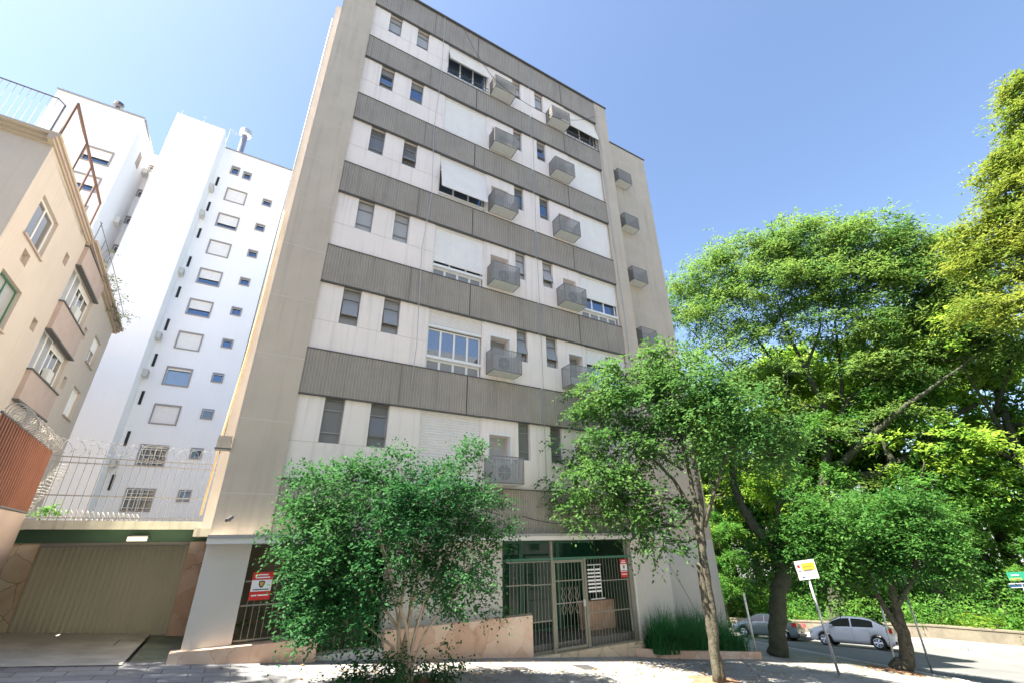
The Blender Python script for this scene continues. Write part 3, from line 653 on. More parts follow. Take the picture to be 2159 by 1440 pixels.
# wall lamp with conduit on the wing, camera at the left pier, utility box
lp = empty('wall_lamp', (13.72, 1.08, -0.12)); tag(lp, 'small grey floodlight on the plain wall right of the entrance', 'lamp')
b = MB(); b.box(-0.18, 0.16, -0.02, -0.001, -0.14, 0.18); b.build('back_plate', M['column'], lp)
b = MB(); b.box(-0.14, 0.02, -0.16, -0.03, -0.08, 0.10); b.build('housing', M['steel'], lp)
b = MB(); b.cyl((-0.06, -0.17, 0.0), (-0.06, -0.155, 0.0), 0.05); b.build('lens', M['lamp'], lp)
cable('conduit', [(11.05, -0.10, -0.30), (12.55, -0.10, -0.27), (12.60, 1.06, -0.22), (13.58, 1.06, -0.14)], 0.018, M['trim'], 'thin grey conduit from the entrance to the floodlight', 'conduit')
cable('cable', [(13.5, 1.06, -0.4), (14.3, 1.06, -1.5), (15.2, 1.06, -2.9)], 0.006, M['trim'], 'thin wire hanging diagonally on the wall below the floodlight')
sc = empty('security_camera', (-0.16, -0.10, 0.47)); tag(sc, 'small dark security camera on the left beige pier above the canopy', 'camera')
b = MB(); b.tube([(0, 0, -0.04), (0, -0.10, -0.02)], 0.016, 6); b.build('bracket', M['darksteel'], sc)
b = MB(); b.tube([(0.02, -0.08, 0.03), (-0.06, -0.22, -0.04)], [0.04, 0.035], 10); b.build('camera_body', M['darksteel'], sc)
ub = empty('utility_box', (-0.62, -0.05, 1.88)); tag(ub, 'small ochre electrical box at the left edge of the pier above the garage', 'box')
b = MB(); b.box(-0.12, 0.14, -0.1, 0.12, 0, 0.26); b.build('casing', mat('box_ochre', (0.55, 0.44, 0.33), 0.7, noise=(8, 0.2)), ub)
b = MB(); b.box(-0.14, 0.16, -0.12, 0.14, -0.03, -0.001); b.build('bracket', M['darksteel'], ub)
b = MB(); b.tube([(-0.78, 1.30, 0.6), (-0.76, 1.30, 2.6), (-0.71, 1.42, 4.2), (-0.67, 1.44, 6.3), (-0.69, 1.45, 9.5)], 0.028, 8)
tag(b.build('drain_pipe', M['ochre'], smooth=True), 'ochre pipe climbing the narrow side of the beige block', 'pipe')
cable('cable', [(-0.74, 1.47, 2.0), (-0.75, 1.47, 8.0), (-0.74, 1.47, 12.0), (-0.75, 1.47, 19.5)], 0.014, M['black'], 'black cable running up beside the ochre pipe')

# ------------------------------------------------------------------ garage at the left
ga = empty('garage', (0, 0, 0)); tag(ga, 'low garage with an olive ribbed door between stone piers under a stained slab', 'garage')
GY = 3.0
b = MB(); b.box(-4.15, -0.47, GY-0.06, GY+3, 0.06, 0.33); b.build('lintel', M['darkgreen'], ga)
b = MB(); b.box(-4.12, -0.47, 2.72, GY+4, 0.335, 0.52); b.box(-0.84, -0.47, 1.47, 2.93, 0.16, 0.33); b.build('roof_slab', M['slabedge'], ga)
b = MB(); b.box(-4.2, -3.72, GY+0.02, GY+0.3, -2.2, 0.059); b.build('stone_pier', M['stone2'], ga)
b = MB(); b.box(-0.94, -0.47, GY-0.03, GY+0.3, -2.2, 0.059); b.build('stone_pier', M['stone'], ga)
def ribs(x0, x1, z0, z1, y, pitch, d):
    q = corrugated(x0, x1, z0, z1, y, pitch, d); return q
dm = ribs(-3.74, -0.95, -2.3, 0.0, GY+0.10, 0.10, 0.022)
dr = dm.build('garage_door', M['garage_door'], ga)
b = MB(); b.box(-3.74, -0.95, GY+0.03, GY+0.10, -0.03, 0.058); b.box(-3.74, -0.95, GY+0.045, GY+0.075, -1.95, -1.90); b.build('door_frame', M['trim'], ga)
b = MB(); b.box(-4.45, -4.16, -1.5, GY+0.4, -2.4, 0.34); b.build('side_wall', M['column'], ga)
gl = empty('garage_lamp', (-2.0, GY-0.14, 0.13)); tag(gl, 'small white lamp on the dark green lintel over the garage door', 'lamp')
b = MB(); b.box(-0.19, 0.19, -0.10, 0.075, -0.05, 0.05); b.build('lamp_box', M['lamp'], gl); b = MB(); b.box(-0.12, 0.2, -0.11, 0.07, 0.052, 0.075); b.build('bracket', M['darksteel'], gl)
# spiked fence with razor wire on the garage roof
sf = empty('spiked_fence', (0, 0, 0)); tag(sf, 'tall thin steel bar fence standing on the garage roof slab', 'fence')
b = MB(); rr = random.Random(5)
for i in range(24):
    x = -4.17+i*0.149; zt = 1.92+0.30*(1 if i % 2 else 0.4)
    b.tube([(x, 2.88, 0.52), (x, 2.88, 1.75), (x-0.01, 2.86, zt-0.1)], [0.008, 0.008, 0.005], 4)
b.build('bars', M['wire'], sf)
for z in (1.79, 1.92, 1.06, 0.58):
    r = MB(); r.box(-4.3, -0.72, 2.865, 2.895, z-0.012, z+0.012); r.build('rail', M['wire'], sf)
b = MB(); b.box(-4.30, -4.26, 2.86, 2.90, 0.52, 2.15); b.build('post', M['steel'], sf); b = MB(); b.box(-0.76, -0.72, 2.86, 2.90, 0.52, 2.05); b.build('post', M['steel'], sf)
def coil(p0, p1, turns, r, label, wr=0.006, squash=1.0, flat=False):
    p0, p1 = Vector(p0), Vector(p1); d = (p1-p0); a = d.cross(Vector((0, 0, 1))).normalized(); c = d.cross(a).normalized()
    if flat: a = (a*0.25+d.normalized()).normalized()
    b = MB(); N = int(turns*16); pts = []
    for i in range(N+1):
        t = i/N; an = 2*math.pi*turns*t; rq = r*(1+0.12*math.sin(5*an*0.37)); pts.append(p0+d*t+(a*math.cos(an)+c*math.sin(an)*squash)*rq+d.normalized()*0.05*math.sin(an))
    b.tube(pts, wr, 4)
    for i in range(0, N, 3):
        q = pts[i]; s = 0.016; b.box(q.x-s, q.x+s, q.y-0.003, q.y+0.003, q.z-0.007, q.z+0.007)
    return tag(b.build('razor_wire', M['wirepale'] if wr > .007 else M['wire']), label, 'razor wire')
coil((-4.2, 2.87, 2.17), (-0.93, 2.87, 2.11), 13, 0.17, 'wide loops of razor wire along the top of the garage fence', 0.005, flat=True)
coil((-4.1, 3.3, 0.70), (-2.2, 3.6, 0.60), 20, 0.10, 'tight coil of razor wire lying low on the garage roof', 0.008)
# rust coloured sheet wall of the neighbour
rw = empty('rusty_sheet_wall', (0, 0, 0)); tag(rw, 'rust red sheet metal wall beside the garage with razor wire on top', 'wall')
c0, c1 = Vector((-3.70, -1.3, 0)), Vector((-4.07, 2.73, 0)); dd = (c1-c0); nn = Vector((dd.y, -dd.x, 0)).normalized()
b = MB(); N = 26
for i in range(N):
    for (f0, f1, o0, o1) in ((0, .55, 0, 0), (.55, .65, 0, .022), (.65, .92, .022, .022), (.92, 1, .022, 0)):
        p = c0+dd*((i+f0)/N)+nn*o0; q = c0+dd*((i+f1)/N)+nn*o1
        b.quad((p.x, p.y, 0.67), (q.x, q.y, 0.67), (q.x, q.y, 1.98), (p.x, p.y, 1.98))
b.build('ribbed_sheet', M['rust'], rw)
b = MB(); b.tube([c0+Vector((0, 0, 2.0)), c1+Vector((0, 0, 2.0))], 0.025, 5); b.tube([c0+Vector((0, 0, 0.67)), c1+Vector((0, 0, 0.67))], 0.03, 5); b.build('edge_rail', M['darksteel'], rw)
b = MB()
e0, e1 = c0-nn*0.2, c1-nn*0.2
b.poly([(c0.x+.01, c0.y, -2.2), (c1.x+.01, c1.y, -2.2), (c1.x+.01, c1.y, 0.64), (c0.x+.01, c0.y, 0.64)])
b.poly([(c0.x-0.3, c0.y, -2.2), (c0.x+.01, c0.y, -2.2), (c0.x+.01, c0.y, 0.64), (c0.x-0.3, c0.y, 0.64)])
b.poly([(c0.x-0.3, c0.y, 0.64), (c0.x+.01, c0.y, 0.64), (c1.x+.01, c1.y, 0.64), (c1.x-0.3, c1.y, 0.64)])
b.build('masonry_base', M['panel'], rw)
coil(c0+dd*0.15+Vector((0, 0, 2.14)), c1+Vector((0, 0, 2.12)), 26, 0.15, 'dense pale razor wire coil along the rust red wall', 0.009)
coil((-4.2, 2.9, 0.75), (-4.35, 5.0, 1.9), 14, 0.13, 'pale razor wire coil rising behind the end of the rust red wall', 0.008)

# ------------------------------------------------------------------ peach building, upper left (local frame along its side wall)
pb = empty('peach_apartment_building', (-8.28, 7.25, 0), rad(2.5)); tag(pb, 'peach low apartment building at far left with brown roof cornice and mauve panels', 'building')
def P_(b, name, m_, smooth=False): return b.build(name, m_, pb)
holes = [(-0.08, 1.84, 9.72, 11.36), (-0.1, 1.80, 6.7, 8.25), (4.98, 8.85, 9.50, 11.30), (4.95, 8.85, 6.42, 8.20), (11.30, 12.85, 8.97, 10.46), (11.28, 12.85, 6.05, 7.58), (3.56, 4.05, 10.65, 11.15), (0.5, 1.1, 8.95, 9.42), (3.54, 4.04, 7.6, 8.08), (9.3, 9.8, 9.5, 10.1), (9.35, 9.85, 6.9, 7.5)]
b = MB(); tmp = MB(); wallgrid(tmp, -1.13, 13.95, -3.0, 12.55, holes, 0.0, 0.22)
# tmp lies in the x-z plane facing -y; turn it so it lies in the y-z plane facing +x
b.v = [(-y, x, z) for (x, y, z) in tmp.v]; b.f = list(tmp.f)
b.quad((-14, -1.13, -3), (0, -1.13, -3), (0, -1.13, 12.9), (-14, -1.13, 12.9)); b.quad((0, 13.95, -3), (-14, 13.95, -3), (-14, 13.95, 12), (0, 13.95, 12))
b.quad((-14, -1.13, 12.9), (0, -1.13, 12.9), (0, 13.95, 12.0), (-14, 13.95, 12.0))
b.quad((0, -1.13, 12.55), (0, 13.95, 12.0), (0, 13.95, 12.1), (0, -1.13, 12.9))
P_(b, 'wall', M['beige'])
def cbar(p0, p1, w0, h0):
    b = MB(); b.tube([p0, p1], 0.1, 4); return b
for (ya, yb, za, zb, out) in ((-1.5, 4.9, 12.95, 12.70, 0.18), (4.9, 14.5, 12.60, 12.02, 0.34)):
    for (o_, h0, h1) in ((out, 0.0, 0.12), (out*0.66, -0.12, -0.005), (out*0.35, -0.22, -0.125)):
        b = MB(); b.v = [(-0.1, ya, za+h0), (o_, ya, za+h0), (o_, yb, zb+h0), (-0.1, yb, zb+h0), (-0.1, ya, za+h1), (o_, ya, za+h1), (o_, yb, zb+h1), (-0.1, yb, zb+h1)]
        b.f = [(0, 3, 2, 1), (4, 5, 6, 7), (0, 1, 5, 4), (1, 2, 6, 5), (2, 3, 7, 6), (3, 0, 4, 7)]
        P_(b, 'cornice', M['cornice'] if h0 != -0.12 else M['panel'])
b = MB(); b.box(-14, 0.18, -1.48, -1.131, 12.95, 13.07); b.box(-14, 0.12, -1.36, -1.131, 12.83, 12.945); b.box(-14, 0.06, -1.25, -1.131, 12.72, 12.825); P_(b, 'cornice', M['cornice'])
# projecting mauve panels under the wide windows
for (z0, z1) in ((11.32, 12.30), (8.20, 9.47), (5.20, 6.40)):
    b = MB(); b.box(0.001, 0.16, 4.95, 8.88, z0, z1); P_(b, 'spandrel_panel', M['panel'])
    b = MB(); b.box(0.001, 0.20, 4.90, 8.93, z0-0.07, z0-0.001); P_(b, 'panel_edge', M['dark_trim'])
    b = MB(); b.box(0.001, 0.20, 4.90, 8.93, z1+0.001, z1+0.06); P_(b, 'window_sill', M['dark_trim'])
def pwin(y0, y1, z0, z1, cols, frame, glass, depth=0.16, sill=True, shut=0.0):
    b = MB(); fw = 0.06; X = -depth
    b.box(X-0.02, X+0.03, y0, y0+fw, z0, z1); b.box(X-0.02, X+0.03, y1-fw, y1, z0, z1); b.box(X-0.02, X+0.03, y0+fw, y1-fw, z0, z0+fw); b.box(X-0.02, X+0.03, y0+fw, y1-fw, z1-fw, z1)
    for c in range(1, cols): yy = y0+(y1-y0)*c/cols; b.box(X-0.02, X+0.03, yy-0.03, yy+0.03, z0+fw, z1-fw)
    f = P_(b, 'window', frame)
    g = MB(); g.box(X-0.012, X, y0+fw, y1-fw, z0+fw, z1-fw); g.build('pane', glass, f)
    if sill: s = MB(); s.box(-0.05, 0.07, y0-0.05, y1+0.05, z0-0.06, z0-0.001); s.build('sill', M['panel'], f)
    if shut: s = MB(); s.box(X+0.031, X+0.05, y0+0.02, y1-0.02, z1-shut, z1-0.01); s.build('blind', M['shutter'], f)
pwin(-0.08, 1.84, 9.72, 11.36, 2, M['white'], M['glass'], shut=0.0); pwin(-0.1, 1.80, 6.7, 8.25, 2, M['green_frame'], M['glass_frost'])
pwin(11.30, 12.85, 8.97, 10.46, 2, M['white'], M['glass_frost'], shut=0.7); pwin(11.28, 12.85, 6.05, 7.58, 1, M['white'], M['shutter'])
for (z0, z1) in ((9.50, 11.30), (6.42, 8.20)):
    pwin(4.98, 6.6, z0, z1, 2, M['white'], M['glass_frost'], sill=False, depth=0.1); pwin(6.6, 8.85, z0, z1, 3, M['white'], M['glass'], sill=False, depth=0.17, shut=0.3)
    b = MB(); b.box(-0.10, 0.10, 6.9, 7.6, z0+0.15, z0+0.65); P_(b, 'room_air_conditioner', M['ac'])
for (a, c, d, e) in holes[6:]:
    b = MB(); b.box(-0.2, -0.18, a, c, d, e); P_(b, 'vent_back', M['panel'])
# roof railing, tall brown frame and roof plants
rl = empty('roof_railing', (-8.28, 7.25, 0), rad(2.5)); tag(rl, 'dark roof railing over the short end of the peach building', 'railing')
b = MB(); b.tube([(-14, -0.9, 15.0), (-2.0, -0.9, 15.0), (-0.6, -0.9, 15.0), (-0.35, -0.9, 14.8), (-0.35, -0.9, 13.1)], 0.03, 5); b.build('handrail', M['darksteel'], rl)
b = MB()
for i in range(75): b.tube([(-0.6-i*0.18, -0.9, 13.0), (-0.6-i*0.18, -0.9, 14.98)], 0.010, 4)
b.build('bars', M['steel'], rl)
fr_ = empty('roof_frame', (-8.28, 7.25, 0), rad(2.5)); tag(fr_, 'rusty brown sloping frame standing along the roof edge of the peach building', 'frame')
b = MB(); top = [(-0.05, -1.0, 15.0), (-0.05, 4.6, 14.5)]
b.tube(top, 0.06, 5)
for (y, zt) in ((-1.0, 15.0), (0.9, 14.85), (2.2, 14.75), (3.3, 14.65), (4.6, 14.5)):
    b.tube([(-0.05, y, 12.95), (-0.05, y, zt)], 0.045, 5)
b.build('posts', M['rustframe'], fr_)
b = MB(); b.box(-0.07, -0.05, -1.0, 1.0, 13.0, 14.75); b.build('screen_panel', M['white'], fr_)
rt = empty('roof_trellis', (-8.28, 7.25, 0), rad(2.5)); tag(rt, 'thin roof edge rail with climbing stems at the far end of the peach building', 'railing')
b = MB(); b.tube([(0.05, 5.2, 13.9), (0.15, 9.5, 13.5), (0.2, 14.3, 12.9)], 0.02, 4)
for y in (5.2, 6.5, 8, 9.5, 11, 12.5, 14.2): b.tube([(0.1, y, 12.2), (0.12, y, 13.85-0.1*(y-5.2))], 0.018, 4)
b.build('rail', M['darksteel'], rt)

# ------------------------------------------------------------------ white tower behind
tw = empty('white_tower', (-8, 30, 0)); tag(tw, 'tall white stepped apartment tower standing behind the garage', 'building'); tw.matrix_world = Matrix.Identity(4)
b = MB()
TH = []           # openings in the right hand front (x0,x1,z0,z1)
rows = [30.97-3.062*i for i in range(10)]
for z in rows: TH += [(-7.32, -5.60, z-1.30, z+0.25), (-4.22, -3.48, z-0.55, z+0.20)]
TH += [(-7.50, -6.80, 32.9, 33.9), (-6.45, -5.75, 32.8, 33.7)]
wallgrid(b, -8.55, 4.0, -3, 35.75, TH, 30.0, 0.35)
b.quad((-8.55, 28.0, -3), (-8.55, 34, -3), (-8.55, 34, 36.2), (-8.55, 28.0, 36.2))
b.quad((-12.35, 28.0, -3), (-8.55, 28.0, -3), (-8.55, 28.0, 36.2), (-12.35, 28.0, 36.2)); b.quad((-12.35, 28, 36.2), (-8.55, 28, 36.2), (-8.55, 34, 36.2), (-12.35, 34, 36.2))
b.quad((-8.55, 30, 35.75), (4, 30, 35.75), (4, 44, 35.75), (-8.55, 44, 35.75)); b.quad((-12.35, 28, -3), (-12.35, 28, 36.2), (-12.35, 34, 36.2), (-12.35, 34, -3))
RH = [(-13.28, -12.75, z, z+0.65) for z in [30.4-2.93*i for i in range(6)]]
wallgrid(b, -14.0, -12.35, -3, 32.3, RH, 30.0, 0.3)
LH = [(-15.73, -14.0, z-1.1, z+0.3) for z in (27.35, 24.75, 22.1)] + [(-17.1, -16.45, 27.0, 27.6)]
wallgrid(b, -18.6, -13.30, -3, 31.9, LH, 25.4, 0.35)
SH = [(27.3, 28.1, 28.6, 29.9)]
b.quad((-13.30, 25.4, -3), (-13.30, 30.0, -3), (-13.30, 30.0, 31.9), (-13.30, 25.4, 31.9))
b.quad((-18.6, 25.4, 31.9), (-13.3, 25.4, 31.9), (-13.3, 34, 31.9), (-18.6, 34, 31.9)); b.quad((-18.6, 25.4, -3), (-18.6, 25.4, 31.9), (-18.6, 34, 31.9), (-18.6, 34, -3))
b.build('wall', M['tower'], tw)
cp = MB(); cp.box(-8.5, 4.05, 29.9, 30.3, 35.76, 35.86); cp.box(-18.65, -13.25, 25.3, 25.6, 31.91, 32.02); cp.box(-13.4, -13.2, 25.6, 30, 31.91, 32.02); cp.build('roof_coping', M['trim'], tw)
rq = random.Random(3)
def twin(x0, x1, z0, z1, y, shut, bars_=False, glass=None):
    f = MB(); q = 0.10; f.box(x0-q, x1+q, y-0.06, y+0.10, z1, z1+q*1.1); f.box(x0-q, x1+q, y-0.06, y+0.10, z0-q, z0); f.box(x0-q, x0, y-0.06, y+0.10, z0, z1); f.box(x1, x1+q, y-0.06, y+0.10, z0, z1)
    fo = f.build('window', M['towertrim'], tw)
    g = MB(); g.box(x0, x1, y+0.20, y+0.22, z0, z1); g.build('pane', glass or M['glass_blue'], fo)
    if shut > 0: s = MB(); s.box(x0+0.02, x1-0.02, y+0.05, y+0.09, z1-(z1-z0)*shut, z1); s.build('roller_blind', M['shutter'], fo)
    if bars_:
        s = MB()
        for k in range(1, 5): xx = x0+(x1-x0)*k/5; s.box(xx-0.02, xx+0.02, y-0.1, y-0.06, z0, z1)
        for k in (0.1, 0.5, 0.8): zz = z0+(z1-z0)*k; s.box(x0, x1, y-0.13, y-0.101, zz-0.02, zz+0.02)
        s.build('bars', M['white'], fo)
for i, z in enumerate(rows):
    twin(-7.22, -5.70, z-1.20, z+0.15, 30.0, [1, 0.72, 1, 0.62, 0.6, 1, 0.12, 1, 0.1, 0.0][i], i >= 8, M['glass'] if i >= 6 else None)
    twin(-4.16, -3.54, z-0.49, z+0.14, 30.0, 0)
twin(-7.42, -6.88, 32.98, 33.82, 30.0, 0); twin(-6.37, -5.83, 32.88, 33.62, 30.0, 0)
for h in LH: twin(h[0]+.08, h[1]-.08, h[2]+.08, h[3]-.08, 25.4, 0.6)
for h in RH: twin(h[0]+.04, h[1]-.04, h[2]+.04, h[3]-.04, 30.0, 0, glass=M['glass'])
def sbox(x, y0, y1, z0, z1): # slim windows on the recess side
    s = MB(); s.box(x, x+0.03, y0, y1, z0, z1); s.build('slim_window', M['black'], tw)
for i, z in enumerate([31.2-3.06*k for k in range(10)]):
    s = MB(); s.box(-8.30, -8.12, 29.955, 29.995, z-0.2, z+0.85); s.build('slim_window', M['black'], tw)
twa = None
for i, (z, k) in enumerate([(30.4, 1), (27.3, 1), (21.1, 1), (15.1, 1), (12.0, 1), (5.3, 1)]):
    t = make_ac(0.75, 0.32, 0.55) if twa is None else copy_tree(twa)
    twa = twa or t
    t.location = (-8.54, 29.2, z-0.4); t.rotation_euler = (0, 0, rad(90))
    tag(t, 'small air conditioner in the narrow recess right of the blank white wall, %s' % (['topmost', 'second', 'third', 'fourth', 'fifth', 'lowest'][i]+' one'), 'air conditioner', 'air conditioners in the tower recess')
for i, (z, yy) in enumerate(((29.3, 29.0), (23.2, 28.0))):
    t = copy_tree(twa); t.location = (-13.28, yy, z); t.rotation_euler = (0, 0, rad(90))
    tag(t, 'air conditioner on the shaded side of the left white wing, %s one' % ['upper', 'lower'][i], 'air conditioner', 'air conditioners on the left tower wing')
s = MB(); s.box(-13.305, -13.28, 27.2, 28.0, 28.7, 30.0); s.build('side_window', M['panel'], tw)
b = MB(); b.tube([(-7.35, 30.6, 35.8), (-7.4, 30.6, 38.6)], 0.28, 12); ch = b.build('chimney_pipe', mat('slate_blue', (0.16, 0.18, 0.26), 0.5), smooth=False)
tag(ch, 'tall dark blue flue pipe with a drum cowl on the white tower roof', 'chimney')
b = MB(); b.tube([(-7.4, 30.6, 38.6), (-7.4, 30.6, 38.75), (-7.4, 30.6, 39.3), (-7.4, 30.6, 39.4)], [0.3, 0.55, 0.55, 0.3], 14); b.build('cowl', M['steel'], ch)
b = MB(); b.tube([(-8.6, 30.0, 38.0), (-7.5, 30.5, 38.3)], 0.03, 4); b.tube([(-8.6, 30.0, 38.3), (-7.5, 30.5, 38.6)], 0.03, 4)
for k in range(5): b.tube([(-8.6+k*.27, 30+k*.12, 38.0+k*.07), (-8.6+k*.27, 30+k*.12, 38.32+k*.07)], 0.02, 4)
b.tube([(-8.6, 30.0, 36.2), (-8.6, 30.0, 38.4)], 0.035, 4); b.build('stay_ladder', M['steel'], ch)
b = MB(); b.tube([(-15.3, 25.9, 31.9), (-15.3, 25.9, 32.6)], 0.14, 10); b.tube([(-15.3, 25.9, 32.6), (-15.3, 25.9, 32.7), (-15.3, 25.9, 33.0), (-15.3, 25.9, 33.15)], [0.18, 0.34, 0.34, 0.1], 12)
tag(b.build('roof_vent', M['darksteel']), 'small dark turbine vent on the left white wing roof', 'roof vent')
b = MB(); b.tube([(-12.1, 28.2, 36.2), (-12.1, 28.2, 36.9)], 0.02, 4); b.tube([(-10.4, 28.2, 36.2), (-10.4, 28.2, 37.1)], 0.02, 4); b.tube([(-10.6, 28.2, 36.9), (-10.2, 28.2, 36.9)], 0.015, 4)
tag(b.build('roof_antenna', M['steel']), 'thin roof antennas on the blank white tower wing', 'antenna')

# ------------------------------------------------------------------ buildings across the street (behind the viewer)
for i, (x0, x1, h, y, c) in enumerate(((-34, -12, 15, -27, (0.74, 0.66, 0.58)), (-10, 9, 24, -27, (0.80, 0.77, 0.72)), (11, 30, 18, -28, (0.78, 0.74, 0.70)), (32, 52, 14, -28, (0.70, 0.62, 0.55)))):
    t = empty('street_building', (0, 0, 0)); tag(t, ['low peach', 'tall cream', 'mid height pale grey', 'low tan'][i]+' building across the street behind the viewer', 'building')
    b = MB(); H = []
    nf = int(h/3.1)
    for f in range(nf):
        for k in range(int((x1-x0)/3)): H.append((x0+0.8+3*k, x0+2.3+3*k, -1+3.1*f, 0.5+3.1*f))
    tmp = MB(); wallgrid(tmp, x0, x1, -7, h, H, 0, 0.2)
    b.v = [(a, y-bb, c_) for (a, bb, c_) in tmp.v]; b.f = tmp.f
    b.quad((x0, y, -7), (x0, y, h), (x0, y-12, h), (x0, y-12, -7)); b.quad((x1, y, -7), (x1, y-12, -7), (x1, y-12, h), (x1, y, h)); b.quad((x0, y, h), (x1, y, h), (x1, y-12, h), (x0, y-12, h))
    b.build('wall', mat('street_wall_'+'abcd'[i], c, 0.9), t)
    g = MB()
    for hh in H: g.box(hh[0], hh[1], y-0.2, y-0.18, hh[2], hh[3])
    g.build('window_panes', M['glass'], t)

# ------------------------------------------------------------------ vegetation
def leaves_mesh(name, subs, per, sub_r, ln, wd, seed, m_, droop=0.15, flat=0.55, up=0.9, K=8):
    """leafy sprigs: every clump centre carries per/K short sprigs of K leaves set left and right of the twig"""
    rg = np.random.default_rng(seed); S = np.array([tuple(q)+(0, 0, 0) if len(q) == 3 else tuple(q) for q in subs], float); Mn = len(S)
    ns = max(1, per//K); G = Mn*ns
    c = np.repeat(S[:, :3], ns, 0)+rg.normal(size=(G, 3))*sub_r*0.34*np.array([1, 1, flat]); o = np.repeat(S[:, 3:6], ns, 0)
    D = o*0.9+rg.normal(size=(G, 3))*0.75*np.array([1, 1, flat]); D /= np.linalg.norm(D, axis=1)[:, None]+1e-9
    Ls = sub_r*rg.uniform(0.5, 1.45, G)
    t = np.tile(np.linspace(0.05, 1.0, K), G); side = np.tile(np.where(np.arange(K) % 2 == 0, 1.0, -1.0), G)
    c = np.repeat(c, K, 0); D = np.repeat(D, K, 0); L1 = np.repeat(Ls, K)
    N = G*K
    nrm = rg.normal(size=(N, 3))*0.42+np.array([0, 0, up]); nrm /= np.linalg.norm(nrm, axis=1)[:, None]
    pos = c+D*(L1*t)[:, None]; pos[:, 2] -= droop*1.6*L1*t*t; pos += rg.normal(size=(N, 3))*ln*0.16
    sd_ = np.cross(D, nrm); sd_ /= np.linalg.norm(sd_, axis=1)[:, None]+1e-9
    d = D*0.62+sd_*(side*rg.uniform(0.5, 1.0, N))[:, None]+rg.normal(size=(N, 3))*0.16; d[:, 2] -= droop*rg.uniform(0.2, 1.2, N)
    d /= np.linalg.norm(d, axis=1)[:, None]
    s = np.cross(d, nrm); s /= (np.linalg.norm(s, axis=1)[:, None]+1e-9)
    L_ = (ln*rg.uniform(0.6, 1.2, N)*(1-0.35*t))[:, None]; W2 = (wd*rg.uniform(0.7, 1.2, N)*(1-0.3*t))[:, None]/2
    v = np.empty((N, 4, 3)); v[:, 0] = pos; v[:, 1] = pos+d*L_*0.42+s*W2; v[:, 2] = pos+d*L_-nrm*L_*0.10; v[:, 3] = pos+d*L_*0.42-s*W2
    me = bpy.data.meshes.new(name); me.vertices.add(N*4); me.vertices.foreach_set('co', v.reshape(-1).astype(np.float32))
    me.loops.add(N*4); me.loops.foreach_set('vertex_index', np.arange(N*4, dtype=np.int32))
    me.polygons.add(N); me.polygons.foreach_set('loop_start', np.arange(0, N*4, 4, dtype=np.int32)); me.polygons.foreach_set('loop_total', np.full(N, 4, np.int32))
    me.update(calc_edges=True); me.materials.append(m_); return me
def gapn(p, k):
    return math.sin(p[0]*k+1.3*math.sin(p[1]*k*0.8))+math.sin(p[1]*k*1.1+p[2]*k*1.7)+math.sin(p[2]*k*1.4-p[0]*k*0.7)
def blob_subs(c, r, n, rg):
    out = []; tries = 0
    while len(out) < n:
        d = rg.normal(size=3); d /= np.linalg.norm(d)
        if d[2] < -0.25 and rg.random() < 0.55: continue
        q = 0.42+0.58*math.sqrt(rg.random())
        w_ = 1.0 if rg.random() > 0.2 else rg.uniform(1.1, 1.5)
        p = (c[0]+d[0]*r[0]*q*w_, c[1]+d[1]*r[1]*q*w_, c[2]+d[2]*r[2]*q*w_)
        if gapn(p, 3.2/max(r[0], 0.5)) < -0.95 and tries < 4000: tries += 1; continue
        out.append(p+(d[0], d[1], d[2]*0.6))
    return out
def tree(name, base, skel, blobs, lm, bm, label, cat='tree', group=None, per=40, sub_r=0.5, ln=0.3, wd=0.1, nsub=30, seed=1, droop=0.15, twigs=7, tw_r=0.03, flat=0.55):
    """skel: polylines of (x,y,z,r); blobs: (x,y,z, rx,ry,rz[, nsub])"""
    rg = np.random.default_rng(seed); t = empty(name, base); base = Vector(base)
    tb = MB(); nodes = []
    for pl_ in skel:
        # refine and wobble
        pts, rs = [], []
        for (a, c) in zip(pl_[:-1], pl_[1:]):
            for k in range(4):
                f = k/4; p = Vector(a[:3]).lerp(Vector(c[:3]), f); r_ = a[3]+(c[3]-a[3])*f
                if 0 < k: p += Vector(rg.normal(size=3))*min(r_*0.14, 0.03)
                pts.append(p-base); rs.append(r_*(1+0.03*rg.normal()))
        pts.append(Vector(pl_[-1][:3])-base); rs.append(pl_[-1][3])
        tb.tube(pts, rs, 9); nodes += [(p, r_) for p, r_ in zip(pts, rs)]
    subs = []
    up_nodes = [nd for nd in nodes]
    for bl in blobs:
        c = np.array(bl[:3])-np.array(base); n = bl[6] if len(bl) > 6 else nsub
        ss = blob_subs(c, bl[3:6], n, rg); subs += ss
        cv = Vector(c); nd = min(up_nodes, key=lambda q: (q[0]-cv).length+(2.0 if q[0].z > cv.z+0.3 else 0))
        mid = nd[0].lerp(cv, 0.5)+Vector(rg.normal(size=3))*0.12*(cv-nd[0]).length+Vector((0, 0, -0.06*(cv-nd[0]).length))
        r0 = min(nd[1]*0.6, tw_r*2.4)
        tb.tube([nd[0], mid, cv], [r0, r0*0.75, r0*0.5], 6)
        for k in range(twigs):
            e = Vector(ss[(k*7) % len(ss)][:3]); m2 = cv.lerp(e, 0.5)+Vector(rg.normal(size=3))*0.12*(e-cv).length
            st_ = cv if k % 2 else mid
            tb.tube([st_, m2, e], [r0*0.5, r0*0.35, r0*0.15], 4, cap=False)
    tb.build('trunk', bm, t, smooth=True)
    me = leaves_mesh('crown', subs, per, sub_r, ln, wd, seed, lm, droop, flat)
    o = bpy.data.objects.new('crown', me); COL.objects.link(o); o.parent = t
    return tag(t, label, cat, group)
A = lambda px, py, Y, r: (*at(px, py, Y), r)
